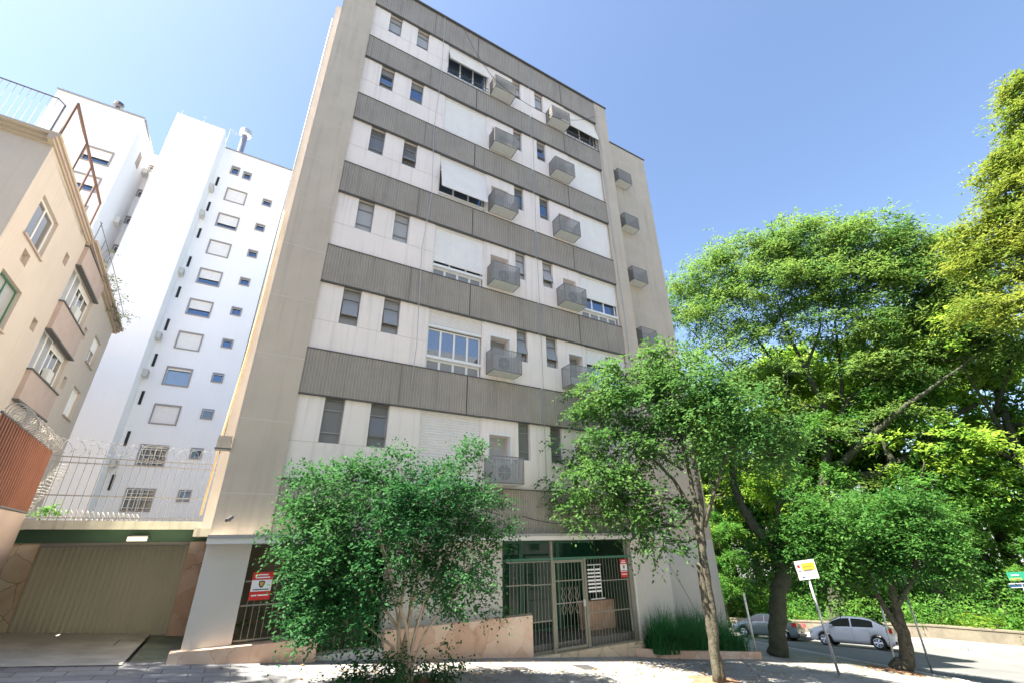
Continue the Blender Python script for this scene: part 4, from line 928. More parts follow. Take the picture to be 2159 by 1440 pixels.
def B(px, py, Y, rpx, rpz, ry, n=None):
    """blob centred on a surveyed point; radii given in photo pixels, turned into metres at that depth"""
    p = at(px, py, Y); depth = (p-CAM).dot(FW); k = depth/FPX
    off = (px-1079.5)/FPX; k2 = k/math.sqrt(1+off*off)
    q = [p.x, p.y, p.z, rpx*k2, ry if PL is None else max(ry*0.6, rpx*k2), rpz*k]
    if n: q.append(n)
    return tuple(q)

# 1 crepe myrtle, many pale stems, front
bs = (3.16, -2.3, -2.33); sk = []
rr = random.Random(11)
for (px, py, Y, r_) in ((740, 1150, -2.0, .028), (800, 1120, -2.6, .03), (850, 1150, -2.2, .034), (905, 1110, -2.4, .034), (960, 1120, -1.9, .03), (1000, 1180, -2.6, .024), (700, 1250, -2.5, .022), (880, 1050, -2.1, .026), (930, 1180, -2.7, .024), (780, 1060, -2.3, .02)):
    b0 = Vector(bs)+Vector((rr.uniform(-.22, .22), rr.uniform(-.15, .15), 0)); p2 = at(px, py, Y)
    m1 = b0.lerp(p2, 0.33)+Vector((rr.uniform(-.07, .07)-0.10*(p2.x-b0.x), 0, 0.12)); m2 = b0.lerp(p2, 0.7)+Vector((rr.uniform(-.08, .08), rr.uniform(-.1, .1), 0.05))
    sk.append([(*b0, r_*1.25), (*m1, r_), (*m2, r_*0.8), (*p2, r_*0.45)])
bl = [B(640, 1105, -2.3, 58, 52, .6, 26), B(655, 1200, -2.2, 30, 40, .5, 9), B(690, 1060, -2.2, 75, 70, .7, 40), B(700, 1175, -2.5, 76, 72, .8, 44), B(670, 1280, -2.4, 52, 55, .6, 24), B(780, 1060, -2.1, 90, 70, .8, 52), B(800, 1150, -2.4, 100, 80, .9, 60), B(740, 1275, -2.6, 60, 46, .7, 24), B(640, 1320, -2.4, 36, 26, .4, 9), B(905, 1250, -2.7, 60, 40, .6, 14),
      B(880, 1040, -2.3, 80, 65, .8, 46), B(900, 1130, -2.0, 90, 75, .9, 54), B(970, 1080, -2.3, 80, 70, .8, 46), B(980, 1180, -2.5, 75, 75, .8, 40), B(1030, 1110, -2.3, 50, 50, .6, 20), B(1000, 1260, -2.4, 44, 50, .6, 14), B(720, 1320, -2.4, 45, 35, .4, 10),
      B(740, 1010, -2.2, 16, 34, .2, 5), B(835, 985, -2.2, 26, 40, .3, 9), B(990, 990, -2.2, 34, 50, .3, 13), B(645, 1015, -2.2, 22, 26, .2, 5), B(930, 1000, -2.2, 25, 30, .3, 6), B(1020, 955, -2.3, 18, 22, .2, 4), B(720, 1250, -2.4, 80, 60, .7, 34)]
bl += [B(790, 1410, -2.4, 40, 30, .3, 12), B(930, 1395, -2.2, 30, 35, .3, 9), B(850, 1425, -2.5, 30, 20, .3, 8)]
tree('shrub_tree', bs, sk, bl, L['myrtle'], M['bark_pale'], 'bushy dark green tree with many thin pale stems at the front pavement edge', per=80, sub_r=0.34, ln=0.095, wd=0.056, seed=21, twigs=5, tw_r=0.011, flat=0.7)

# 2 street tree in front of the right corner
bs = (10.17, -3.27, -3.02); PL = (bs, -3.27)
sk = [[(*bs, .14), A(1505, 1350, -3.27, .11), A(1497, 1260, -3.25, .10), A(1482, 1170, -3.2, .105), A(1478, 1120, -3.2, .09)],
      [(*(Vector(bs)+Vector((-.09, .02, 0))), .11), A(1502, 1345, -3.30, .10), A(1486, 1255, -3.30, .09), A(1474, 1185, -3.25, .08)],
      [A(1478, 1150, -3.2, .08), A(1462, 1080, -3.1, .06), A(1420, 1010, -3.0, .045), A(1370, 960, -3.1, .03)],
      [A(1478, 1130, -3.2, .08), A(1462, 1040, -3.1, .06), A(1452, 990, -3.0, .05), A(1430, 900, -3.0, .035), A(1400, 800, -3.0, .02)],
      [A(1480, 1125, -3.2, .07), A(1478, 1050, -3.3, .055), A(1462, 960, -3.3, .05), A(1480, 860, -3.3, .03), A(1500, 800, -3.3, .02)],
      [A(1485, 1110, -3.2, .06), A(1505, 1040, -3.3, .045), A(1530, 960, -3.4, .03), A(1580, 900, -3.4, .02)],
      [A(1460, 1060, -3.1, .045), A(1400, 1050, -3.2, .03), A(1330, 1010, -3.3, .02)],
      [A(1440, 990, -3.0, .04), A(1350, 930, -2.9, .03), A(1270, 900, -2.9, .02)]]
bl = [B(1395, 770, -3.0, 58, 38, .7, 30), B(1320, 800, -3.0, 60, 40, .8, 34), B(1260, 835, -3.0, 50, 32, .7, 24), B(1440, 820, -3.2, 80, 50, .9, 52), B(1360, 860, -2.9, 90, 50, 1.0, 60), B(1280, 870, -2.9, 60, 34, .7, 26), B(1480, 880, -3.2, 85, 50, .9, 50), B(1560, 860, -3.4, 60, 40, .8, 30),
      B(1600, 925, -3.4, 54, 36, .7, 24), B(1655, 960, -3.4, 40, 30, .6, 14), B(1640, 890, -3.4, 40, 28, .6, 12), B(1410, 930, -2.9, 80, 42, .8, 40), B(1300, 950, -3.2, 70, 42, .8, 38), B(1230, 960, -3.1, 48, 34, .6, 22), B(1260, 1020, -3.3, 70, 40, .7, 36), B(1215, 1050, -3.2, 36, 30, .5, 12), B(1340, 1030, -3.3, 60, 40, .7, 30), B(1395, 1070, -3.2, 44, 44, .5, 22), B(1240, 1085, -3.2, 44, 34, .5, 16), B(1330, 1100, -3.2, 40, 34, .5, 12), B(1400, 1140, -3.2, 36, 30, .4, 9), B(1520, 940, -3.4, 50, 36, .6, 20), B(1400, 735, -3.0, 24, 16, .3, 5), B(1500, 810, -3.3, 50, 34, .7, 22)]
tree('street_tree', bs, sk, bl, L['street'], M['bark'], 'street tree with a forked trunk on bare soil in front of the beige wing', per=56, sub_r=0.44, ln=0.165, wd=0.08, seed=31, droop=0.35, twigs=5, tw_r=0.014, flat=0.5)

# 3 thick dark trunk at the side pavement, and 4 leaning tree at the street corner
bs = (17.17, -0.18, ground(17.17, -0.18)); PL = (bs, -0.18)
sk = [[(*bs, .36), A(1641, 1350, -.18, .28), A(1640, 1260, -.15, .27), A(1652, 1195, -.1, .28), A(1625, 1150, 0, .20), A(1590, 1110, .2, .18), A(1560, 1060, .4, .16), A(1545, 1010, .5, .14), A(1540, 940, .6, .09), A(1530, 870, .6, .05)],
      [A(1655, 1200, -.1, .2), A(1690, 1150, -.2, .12), A(1740, 1110, -.4, .08), A(1780, 1080, -.5, .05)],
      [A(1648, 1210, -.1, .15), A(1640, 1140, .2, .12), A(1640, 1080, .3, .08), A(1650, 1030, .4, .05)]]
bl = [B(1700, 1120, -.2, 55, 36, .9, 34), B(1760, 1100, -.4, 60, 40, 1.0, 40), B(1650, 1150, .1, 50, 30, .8, 24), B(1610, 1190, .1, 40, 26, .8, 14), B(1720, 1170, -.3, 60, 34, .9, 34), B(1550, 930, .6, 60, 44, 1.0, 30), B(1600, 970, .6, 50, 36, 1.0, 20), B(1500, 960, .5, 44, 36, 1.0, 16), B(1680, 1060, .2, 44, 26, .8, 16), B(1560, 1040, .6, 30, 30, .6, 8)]
tree('street_tree', bs, sk, bl, L['corner'], M['bark_dark'], 'thick dark mossy trunk on the side pavement between the two parked cars', per=64, sub_r=0.58, ln=0.18, wd=0.09, seed=41, twigs=5, tw_r=0.02)
bs = (20.2, -2.5, ground(20.2, -2.5)); PL = (bs, -2.5)
sk = [[(*bs, .36), A(1912, 1395, -2.5, .21), A(1905, 1330, -2.5, .17), A(1893, 1290, -2.45, .15), A(1880, 1240, -2.4, .13), A(1850, 1195, -2.3, .1), A(1820, 1150, -2.2, .06)],
      [A(1906, 1345, -2.5, .14), A(1878, 1300, -2.6, .1), A(1840, 1240, -2.7, .08), A(1825, 1190, -2.7, .05)],
      [A(1890, 1280, -2.45, .1), A(1925, 1220, -2.3, .08), A(1935, 1150, -2.2, .05)],
      [A(1860, 1215, -2.35, .08), A(1890, 1150, -2.3, .05), A(1880, 1100, -2.2, .03)]]
bl = [B(1800, 1140, -2.4, 75, 48, 1.0, 60), B(1870, 1120, -2.3, 75, 50, 1.0, 60), B(1940, 1140, -2.3, 65, 48, 1.0, 44), B(1990, 1180, -2.4, 48, 38, .9, 24), B(1760, 1190, -2.6, 60, 38, .9, 40), B(1830, 1200, -2.5, 70, 32, .9, 36), B(1900, 1190, -2.2, 60, 34, .8, 26), B(1840, 1085, -2.3, 60, 34, .9, 30), B(1960, 1090, -2.2, 50, 36, .9, 22), B(1720, 1230, -2.6, 34, 26, .6, 12), B(2020, 1225, -2.4, 34, 26, .6, 10), B(1905, 1045, -2.3, 50, 26, .7, 14), B(1770, 1080, -2.4, 44, 26, .7, 14), B(1700, 1165, -2.6, 44, 28, .6, 14), B(1790, 1240, -2.6, 34, 18, .5, 7)]
tree('street_tree', bs, sk, bl, L['corner'], M['bark'], 'small leaning street tree with a flared base at the pavement corner', per=64, sub_r=0.58, ln=0.18, wd=0.09, seed=51, twigs=5, tw_r=0.02)

# 5 big spreading park tree
TY = 8.5
g0 = atg(1768, 1322); bs = (g0.x, g0.y, ground(g0.x, g0.y)); TY = 0.0; PL = (bs, 0.0)
sk = [[(*bs, .85), A(1766, 1250, TY, .62), A(1752, 1150, TY, .58), A(1742, 1075, TY, .6), A(1735, 1030, TY, .45), A(1745, 950, TY, .34), A(1740, 860, TY, .26), A(1700, 780, TY-1, .18), A(1660, 700, TY-2, .1), A(1640, 640, TY-2, .06)],
      [A(1740, 1060, TY, .4), A(1690, 1000, TY, .3), A(1670, 930, TY+.5, .26), A(1660, 850, TY+.5, .22), A(1650, 790, TY+1, .16), A(1600, 720, TY+1, .1), A(1560, 660, TY+1, .06)],
      [A(1665, 900, TY+.5, .2), A(1620, 860, TY, .14), A(1560, 800, TY-1, .1), A(1500, 740, TY-1, .07), A(1450, 690, TY-1, .04)],
      [A(1745, 1020, TY, .36), A(1790, 960, TY-1, .26), A(1850, 905, TY-2, .22), A(1915, 850, TY-3, .18), A(1960, 820, TY-3, .13), A(2030, 770, TY-3, .08), A(2080, 730, TY-3, .05)],
      [A(1760, 1010, TY, .4), A(1850, 1000, TY+.5, .34), A(1920, 960, TY+.6, .28), A(1985, 890, TY+.8, .22), A(2060, 850, TY+1, .14)],
      [A(1745, 930, TY, .26), A(1790, 840, TY+1, .2), A(1850, 800, TY+1, .16), A(1940, 790, TY+1.5, .12), A(2000, 720, TY+1.5, .07)],
      [A(1780, 850, TY+.8, .16), A(1770, 760, TY+.8, .12), A(1760, 680, TY, .08), A(1790, 600, TY, .05)],
      [A(1560, 800, TY-1, .09), A(1480, 790, TY-1, .07), A(1430, 740, TY-1, .04)],
      [A(1700, 780, TY-1, .14), A(1730, 690, TY-1.5, .08), A(1720, 590, TY-1.5, .04)]]
bl = []
for (px, py, rx, rz, n) in ((1440, 610, 50, 42, 34), (1500, 570, 60, 46, 40), (1580, 535, 70, 46, 48), (1660, 510, 75, 44, 48), (1740, 500, 75, 42, 50), (1820, 505, 75, 40, 50), (1890, 520, 70, 40, 44), (1470, 680, 60, 50, 40), (1550, 640, 75, 50, 50), (1630, 600, 80, 50, 54), (1720, 580, 85, 48, 56), (1810, 590, 85, 48, 56), (1890, 600, 75, 44, 44), (1960, 580, 60, 40, 30),
                            (1500, 760, 55, 36, 26), (1590, 720, 75, 44, 36), (1670, 680, 70, 40, 30), (1860, 680, 75, 36, 40), (1950, 690, 70, 36, 36), (2020, 700, 60, 34, 26), (1780, 680, 60, 30, 22), (1440, 760, 36, 40, 14), (1570, 800, 50, 30, 16), (1830, 760, 60, 28, 22), (1930, 760, 60, 28, 22), (1660, 770, 46, 26, 12), (1770, 900, 50, 26, 14), (1900, 860, 50, 22, 12), (1620, 900, 46, 26, 12), (1700, 840, 40, 24, 10), (2080, 640, 50, 26, 20), (1985, 525, 55, 36, 34), (2030, 590, 55, 36, 30), (1990, 640, 55, 30, 26), (2050, 700, 60, 30, 40), (2120, 730, 50, 30, 36), (1790, 1010, 50, 22, 7)):
    bl.append(B(px, py+16, TY+((px*7+py*3) % 5-2)*0.9, rx*1.08, rz*1.1, 2.2, int(n*(1.7 if py < 655 else 0.85))))
tree('park_tree', bs, sk, bl, L['park'], M['bark_dark'], 'huge spreading tree with a thick trunk and umbrella crown behind the white car', per=80, sub_r=1.25, ln=0.46, wd=0.14, seed=61, droop=0.25, twigs=6, tw_r=0.05, flat=0.35)

# 6 tall yellowish tree reaching in at the upper right
PL = ((38, -4, 0), 1.0)
g1 = Vector((42.0, -9.5, 0)); bs = (g1.x, g1.y, ground(g1.x, g1.y))
bl = [B(2162, 185, 1.0, 34, 26, 1.0, 36), B(2150, 250, 1.0, 34, 28, 1.0, 40), B(2135, 325, 1.5, 34, 22, 1.0, 34), B(2170, 310, 1.0, 36, 36, 1.0, 36), B(2100, 372, 1.5, 26, 18, .8, 20), B(2155, 400, 1.0, 44, 26, 1.0, 40), B(2085, 455, 2.0, 40, 20, 1.0, 26), B(2140, 465, 1.5, 46, 28, 1.2, 44), B(2035, 505, 2.5, 34, 18, 1.0, 18), B(2095, 525, 2, 50, 26, 1.2, 36), B(2160, 540, 1, 46, 34, 1.2, 36), B(2050, 570, 2, 44, 20, 1.2, 16), B(2115, 600, 2, 50, 26, 1.2, 22), B(2155, 655, 1, 46, 34, 1.2, 26), B(2060, 650, 1, 44, 26, 1.2, 16), B(2240, 300, 0, 60, 60, 2, 40), B(2260, 430, 0, 70, 60, 2, 40)]
sk = [[(*bs, .6), (42, -9.3, 2, .48), (41.5, -8.5, 7, .4), A(2290, 620, 0, .3), A(2210, 450, .6, .2), A(2180, 300, 1, .1), A(2160, 220, 1, .05)],
      [A(2290, 620, -2, .2), A(2180, 590, 1, .12), A(2080, 560, 1.8, .1), A(2020, 520, 2.3, .06)], [A(2210, 450, .6, .14), A(2140, 400, 1.2, .09), A(2095, 385, 1.5, .05)]]
tree('park_tree', bs, sk, bl, L['yellow'], M['bark_dark'], 'tall yellow green tree reaching in at the upper right edge', per=72, sub_r=0.95, ln=0.40, wd=0.13, seed=71, droop=0.25, twigs=5, tw_r=0.04, flat=0.4)

PL = None
# park trees further back: three kinds, each copied
def generic(h, spread, lm, seed, per_, ln, label, trunk_r=0.3, low=0.35):
    rg = random.Random(seed); sk = []; bl = []
    top = [(0, 0, 0, trunk_r*1.3), (rg.uniform(-.3, .3), rg.uniform(-.3, .3), h*0.25, trunk_r), (rg.uniform(-.6, .6), rg.uniform(-.6, .6), h*0.5, trunk_r*0.7), (rg.uniform(-.8, .8), rg.uniform(-.8, .8), h*0.8, trunk_r*0.25)]
    sk.append(top)
    for k in range(6):
        a = k*math.pi/3+rg.uniform(-.4, .4); z = h*(0.3+0.08*k); s = spread*rg.uniform(.5, .85)
        sk.append([(0, 0, z, trunk_r*0.4), (s*.5*math.cos(a), s*.5*math.sin(a), z+h*.10, trunk_r*.25), (s*math.cos(a), s*math.sin(a), z+h*.22, trunk_r*.1)])
    for k in range(17):
        a = rg.uniform(0, 2*math.pi); q = spread*math.sqrt(rg.random())*0.85; z = h*(low+(1-low)*rg.random()**0.8)
        q *= math.sqrt(max(0.15, 1-((z/h-0.62)/0.48)**2))
        rr_ = spread*rg.uniform(.26, .42); bl.append((q*math.cos(a), q*math.sin(a), z-rr_*0.3, rr_, rr_, rr_*0.62, 26))
    return tree('park_tree', (0, 0, 0), sk, bl, lm, M['bark_dark'], label, group='trees in the park', per=int(per_*1.5), sub_r=spread*0.13, ln=ln, wd=ln*0.4, seed=seed, droop=0.2, twigs=3, tw_r=0.04, flat=0.5)
kinds = [generic(15, 4.6, L['bright'], 81, 44, 0.34, 'bright'), generic(12, 4.2, L['under'], 82, 44, 0.34, 'mid'), generic(17, 4.0, L['bright'], 83, 44, 0.36, 'slim', low=0.25)]
spots = [(38, 17, 0, 1.35), (43, 11, 2, 1.25), (43, 4, 1, 1.45), (49, 8, 0, 1.6), (34, 22, 2, 1.1), (47, -2, 0, 1.5), (54, 15, 2, 1.6), (40, 27, 0, 1.5), (56, 3, 2, 1.6), (30, 27, 1, 1.3), (36, 34, 2, 1.5), (49, 24, 0, 1.6), (62, 10, 0, 1.8), (60, 22, 2, 1.7), (27, 36, 0, 1.5), (45, 36, 0, 1.7), (63, -6, 0, 1.7), (50, -8, 1, 1.5), (35.5, 15.5, 1, 0.75), (45, 18, 1, 1.3), (23, 44, 2, 1.5), (56, 34, 0, 1.8), (42, 7.5, 1, 0.8), (44, 1, 1, 0.75), (46, -4, 1, 0.8)]
desc = ['round crowned bright tree', 'denser mid green tree', 'slim yellow green tree']
used = set()
place = ['far behind the big spreading tree', 'just left of the big trunk', 'right of the big trunk over the park wall', 'deep in the park right of centre', 'left of the grey car', 'at the right park edge', 'in the second row of the park', 'deep in the park on the left', 'far right in the park', 'beyond the beige wing edge', 'far left behind the grey car', 'in the third row of the park', 'at the far right horizon', 'at the deep centre of the park', 'farthest left by the wing', 'deepest behind the big crown', 'at the far right frame edge', 'nearest the right frame edge', 'small one behind the grey car', 'in the park centre', 'farthest glimpsed by the wing corner', 'deepest at the right', 'small one right of the big trunk', 'small one over the right park wall', 'small one at the right frame edge']
for i, (x, y, k, s) in enumerate(spots):
    o = kinds[k] if k not in used else copy_tree(kinds[k]); used.add(k)
    o.location = (x, y, ground(x, y)-0.1); o.rotation_euler = (0, 0, i*1.3); o.scale = (s, s, s)
    tag(o, desc[k]+' '+place[i], 'tree', 'trees in the park')
shade_tree = generic(11, 3.0, L['street'], 91, 44, 0.22, 'side')  # unseen tree, added out of view to cast shade on the left pavement
shade_tree.name = 'street_tree'; shade_tree.location = (-10.2, -3.2, ground(-10.2, 0)); shade_tree.scale = (1.2, 1.2, 1.35); shade_tree['group'] = 'added shade trees left of the view'
tag(shade_tree, 'unseen tree added left of the garage to shade the pavement', 'tree')
# far wooded mass closing the view
rg = np.random.default_rng(5); ss = []
for k in range(900):
    a = rg.uniform(rad(20), rad(108)); d = rg.uniform(66, 84); x, y = d*math.sin(a), d*math.cos(a)-10
    ss.append((x, y, -6.5+rg.uniform(0, 1)**0.9*(13+4*math.sin(a*9))))
me = leaves_mesh('far_woods', ss, 70, 3.4, 0.95, 0.5, 9, L['bright'], 0.1, 0.6)
o = bpy.data.objects.new('far_woods', me); COL.objects.link(o); o['kind'] = 'stuff'; tag(o, 'far wooded mass of the park closing the view', 'woods')
# park ground and undergrowth, park wall
wp = [atg(1500, 1320), atg(1600, 1326), atg(1700, 1332), atg(1925, 1343), atg(2159, 1362), atg(2300, 1375)]
wp = [Vector((q.x, q.y, 0)) for q in wp]
d0 = (wp[1]-wp[0]).normalized(); wp.insert(0, wp[0]-d0*18); d1 = (wp[-1]-wp[-2]).normalized(); wp.append(wp[-1]+d1*20)
pwl = empty('park_wall', (0, 0, 0)); tag(pwl, 'low mossy tan wall along the park behind the parked cars', 'wall')
b = MB(); c = MB(); pv = MB(); pg = MB()
def offp(i, s):
    a = wp[max(i-1, 0)]; q = wp[min(i+1, len(wp)-1)]; t = (q-a).normalized(); n_ = Vector((t.y, -t.x, 0))
    if n_.x > 0: n_ = -n_
    return wp[i]+n_*s
for i in range(len(wp)-1):
    K = 6
    for k in range(K):
        f0, f1 = k/K, (k+1)/K
        def pt(s, f, dz): q = offp(i, s).lerp(offp(i+1, s), f); return (q.x, q.y, ground(q.x, q.y)+dz)
        b.quad(pt(0, f0, -.3), pt(0, f1, -.3), pt(0, f1, .62), pt(0, f0, .62)); b.quad(pt(-.3, f0, .62), pt(0, f0, .62), pt(0, f1, .62), pt(-.3, f1, .62))
        c.quad(pt(.04, f0, .621), pt(.04, f1, .621), pt(.04, f1, .70), pt(.04, f0, .70)); c.quad(pt(-.34, f0, .70), pt(.04, f0, .70), pt(.04, f1, .70), pt(-.34, f1, .70)); c.quad(pt(.04, f0, .621), pt(0, f0, .621), pt(0, f1, .621), pt(.04, f1, .621))
        pv.quad(pt(0, f0, 0), pt(2.2, f0, 0), pt(2.2, f1, 0), pt(0, f1, 0)); pv.quad(pt(2.2, f0, 0), pt(2.2, f0, -.14), pt(2.2, f1, -.14), pt(2.2, f1, 0))
        pg.quad(pt(-.3, f0, .35), pt(-60, f0, .6), pt(-60, f1, .6), pt(-.3, f1, .35))
b.build('masonry', M['parkwall'], pwl); c.build('coping', M['parkwall'], pwl)
pv.build('park_sidewalk', M['slabs'])['kind'] = 'structure'; pg.build('park_ground', M['parkfloor'])['kind'] = 'structure'
# undergrowth plants: fern/palm tufts
def fan_plant(n, ln, wd, droop, seed, lm, h0=0.1):
    rg = np.random.default_rng(seed); b = MB()
    for i in range(n):
        a = rg.uniform(0, 2*math.pi); e = rg.uniform(0.5, 1.35); L0 = ln*rg.uniform(.7, 1.1); pts = []
        for k in range(7):
            t = k/6; r_ = L0*t*math.cos(e)*(1+0.3*t); z = h0+L0*t*math.sin(e)-droop*L0*t*t
            pts.append(Vector((r_*math.cos(a), r_*math.sin(a), z)))
        sd_ = Vector((-math.sin(a), math.cos(a), 0))
        for k in range(6):
            w0 = wd*math.sin(math.pi*(k/6*0.9+0.08)); w1 = wd*math.sin(math.pi*((k+1)/6*0.9+0.08))
            if wd > 0.1:      # pinnate: leaflets
                for s in (-1, 1):
                    for f in (0.0, 0.5):
                        p = pts[k].lerp(pts[k+1], f); q = pts[k].lerp(pts[k+1], f+0.3); e_ = (p+q)/2+sd_*s*w0*1.6+Vector((0, 0, -0.12*w0)); b.poly([p, q, e_])
            else: b.quad(pts[k]-sd_*w0, pts[k]+sd_*w0, pts[k+1]+sd_*w1, pts[k+1]-sd_*w1)
    return b
fp = fan_plant(16, 1.9, 0.30, 0.75, 3, None).build('fern_palm', L['bright']); fp2 = fan_plant(60, 0.9, 0.035, 0.55, 4, None).build('strap_plant', L['under'])
rq = random.Random(8); first = {0: True, 1: True}
us = []
for i in range(46):
    k = rq.randrange(len(wp)-3)+1; f = rq.random(); q = offp(k, -rq.uniform(0.9, 5.5)).lerp(offp(k+1, -rq.uniform(.9, 5.5)), f); us.append(q)
# shrubs of the undergrowth: one stuff mass (uncountable ground cover) plus individual palms
ss = []
for i in range(520):
    k = rq.randrange(len(wp)-1); f = rq.random(); q = offp(k, 0).lerp(offp(k+1, 0), f); dv = rq.uniform(0.5, 9); n_ = (offp(k, -1)-offp(k, 0)); q = q+n_*dv
    ss.append((q.x, q.y, ground(q.x, q.y)+0.4+rq.random()*(1.0+0.22*dv)))
me = leaves_mesh('undergrowth', ss, 70, 0.85, 0.26, 0.12, 19, L['under'], 0.1, 0.7)
o = bpy.data.objects.new('undergrowth', me); COL.objects.link(o); tag(o, 'leafy undergrowth filling the park behind the low wall', 'undergrowth', kind='stuff')
pal = [(1560, 1215), (1545, 1270), (1600, 1250), (1585, 1190), (1680, 1290), (2010, 1290), (2060, 1240), (2120, 1260)]
for i, (px, py) in enumerate(pal):
    g = atg(px, 1318 if px < 1900 else 1345); n_ = (offp(2, -1)-offp(2, 0)); q = g+n_*(1.0+0.5*(i % 3)) if px > 1900 else g+n_*(1.2+0.6*(i % 3))
    o = fp if i == 0 else fp.copy()
    if i: COL.objects.link(o)
    o.location = (q.x, q.y, ground(q.x, q.y)+0.2+max(0, (1280-py)*0.012)); o.rotation_euler = (0, 0, i*0.9); sc_ = 0.8+0.25*(i % 3); o.scale = (sc_,)*3
    tag(o, ['arching fern palm nearest the beige wing', 'low fern palm left of the grey car', 'fern palm above the grey car bonnet', 'tall fern palm behind the grey car', 'fern palm between the two parked cars', 'fern palm right of the corner tree', 'large fern palm behind the right wall', 'fern palm under the green sign'][i], 'plant', 'fern palms behind the park wall')
bpy.data.objects.remove(fp2)
# grass planter at the right corner of the building
pb_ = MB()
PX0, PX1 = 10.6, 15.4
for (x0, x1, ya, yb) in ((PX0, 11.4, -0.20, -0.55), (11.4, 13.0, -0.55, -0.75), (13.0, 15.4, -0.75, -0.80)):
    z0, z1 = ground(x0, 0), ground(x1, 0)
    pb_.v += [(x0, ya, z0-.1), (x1, yb, z1-.1), (x1, yb+.14, z1-.1), (x0, ya+.14, z0-.1), (x0, ya, z0+.20), (x1, yb, z1+.20), (x1, yb+.14, z1+.20), (x0, ya+.14, z0+.20)]
    n = len(pb_.v)-8; pb_.f += [tuple(n+k for k in q) for q in ((0, 3, 2, 1), (4, 5, 6, 7), (0, 1, 5, 4), (1, 2, 6, 5), (2, 3, 7, 6), (3, 0, 4, 7))]
tag(pb_.build('planter_edge', M['stone']), 'low peach stone edging round the long grass beside the entrance', 'edging')
b = MB(); b.quad((PX0, -.1, ground(PX0, 0)+.1), (PX1, -.66, ground(PX1, 0)+.1), (PX1, 1.1, ground(PX1, 0)+.1), (PX0, 1.1, ground(PX0, 0)+.1)); b.build('planter_soil', M['soil'])['kind'] = 'structure'
b = MB(); rg = np.random.default_rng(77)
for i in range(4200):
    x = 11.05+4.1*rg.random(); yy = -0.62+ (0.5 if x < 12.6 else 1.5)*rg.random(); z = ground(x, 0)+0.1; a = rg.uniform(0, 2*math.pi); L0 = rg.uniform(.75, 1.45)*(0.9+0.2*math.sin(x*5)); lean = rg.uniform(.15, 1.15)
    sx, sy = -math.sin(a)*.012, math.cos(a)*.012; prev = None
    for k in range(5):
        t = k/4; r_ = L0*lean*t*t*0.95; zz = z+L0*(t-0.36*lean*t*t*1.3); w0 = (1-t*.85); q = (x+r_*math.cos(a), yy+r_*math.sin(a), zz)
        cur = ((q[0]-sx*w0, q[1]-sy*w0, q[2]), (q[0]+sx*w0, q[1]+sy*w0, q[2]))
        if prev: b.quad(prev[0], prev[1], cur[1], cur[0])
        prev = cur
tag(b.build('long_grass', L['grass']), 'dense clump of long dark green grass beside the entrance', 'grass', kind='stuff')
# roof creeper on the peach building
ss = []; rq = random.Random(4)
for i in range(26):
    y = rq.uniform(6.5, 14.2); ss.append((0.25+rq.random()*0.35, y, 13.5-0.12*(y-5)+rq.uniform(-1.0, 0.5)))
me = leaves_mesh('foliage', ss, 16, 0.35, 0.16, 0.08, 2, L['roof']); cr = empty('roof_creeper', (-8.28, 7.25, 0), rad(2.5)); tag(cr, 'sparse creeper hanging off the far roof edge of the peach building', 'creeper')
o = bpy.data.objects.new('foliage', me); COL.objects.link(o); o.parent = cr
b = MB()
for q in ss: b.tube([(0.1, q[1]-.2, 12.9), ((q[0]+.1)/2, q[1], q[2]+.1), q], 0.010, 3)
b.build('stems', M['bark'], cr)
# small green plant on the garage roof
me = leaves_mesh('foliage', [(-3.9+.02*k, 3.1, 0.66+.02*k) for k in range(8)], 26, 0.22, 0.12, 0.06, 3, L['under']); o = bpy.data.objects.new('roof_plant', me); COL.objects.link(o); tag(o, 'small green plant at the left end of the garage roof', 'plant')
# plants in the left barred bay
me = leaves_mesh('foliage', [(0.7+.25*k, 0.7, -1.5+.2*(k % 3)) for k in range(8)], 26, 0.35, 0.16, 0.08, 3, L['under']); o = bpy.data.objects.new('bay_shrub', me); COL.objects.link(o); tag(o, 'dark shrub growing behind the bars of the left bay', 'shrub')

rg = np.random.default_rng(55); b = MB()
for (cx, cy, r_, n_) in ((3.2, -1.9, 2.2, 260), (10.4, -2.4, 2.6, 300), (19.5, -1.5, 2.6, 260), (14, -2, 4, 220), (7, -1.5, 3, 120)):
    for k in range(n_):
        x, y = cx+rg.normal()*r_*0.6, cy+rg.normal()*r_*0.45
        if y > -0.3 or x > KX: continue
        z = ground(x, y)+0.014; a = rg.uniform(0, 6.28); l_ = rg.uniform(.025, .06); u_ = (math.cos(a)*l_, math.sin(a)*l_); v_ = (-math.sin(a)*l_*.5, math.cos(a)*l_*.5)
        b.poly([(x-u_[0], y-u_[1], z), (x+v_[0], y+v_[1], z+.006), (x+u_[0], y+u_[1], z+.003), (x-v_[0], y-v_[1], z+.01)])
tag(b.build('fallen_leaves', leafmat('dry_leaf', (0.20, 0.11, 0.04), (0.32, 0.24, 0.07), 0.1)), 'fallen dry leaves scattered over the pavement under the street trees', 'leaf litter', kind='stuff')
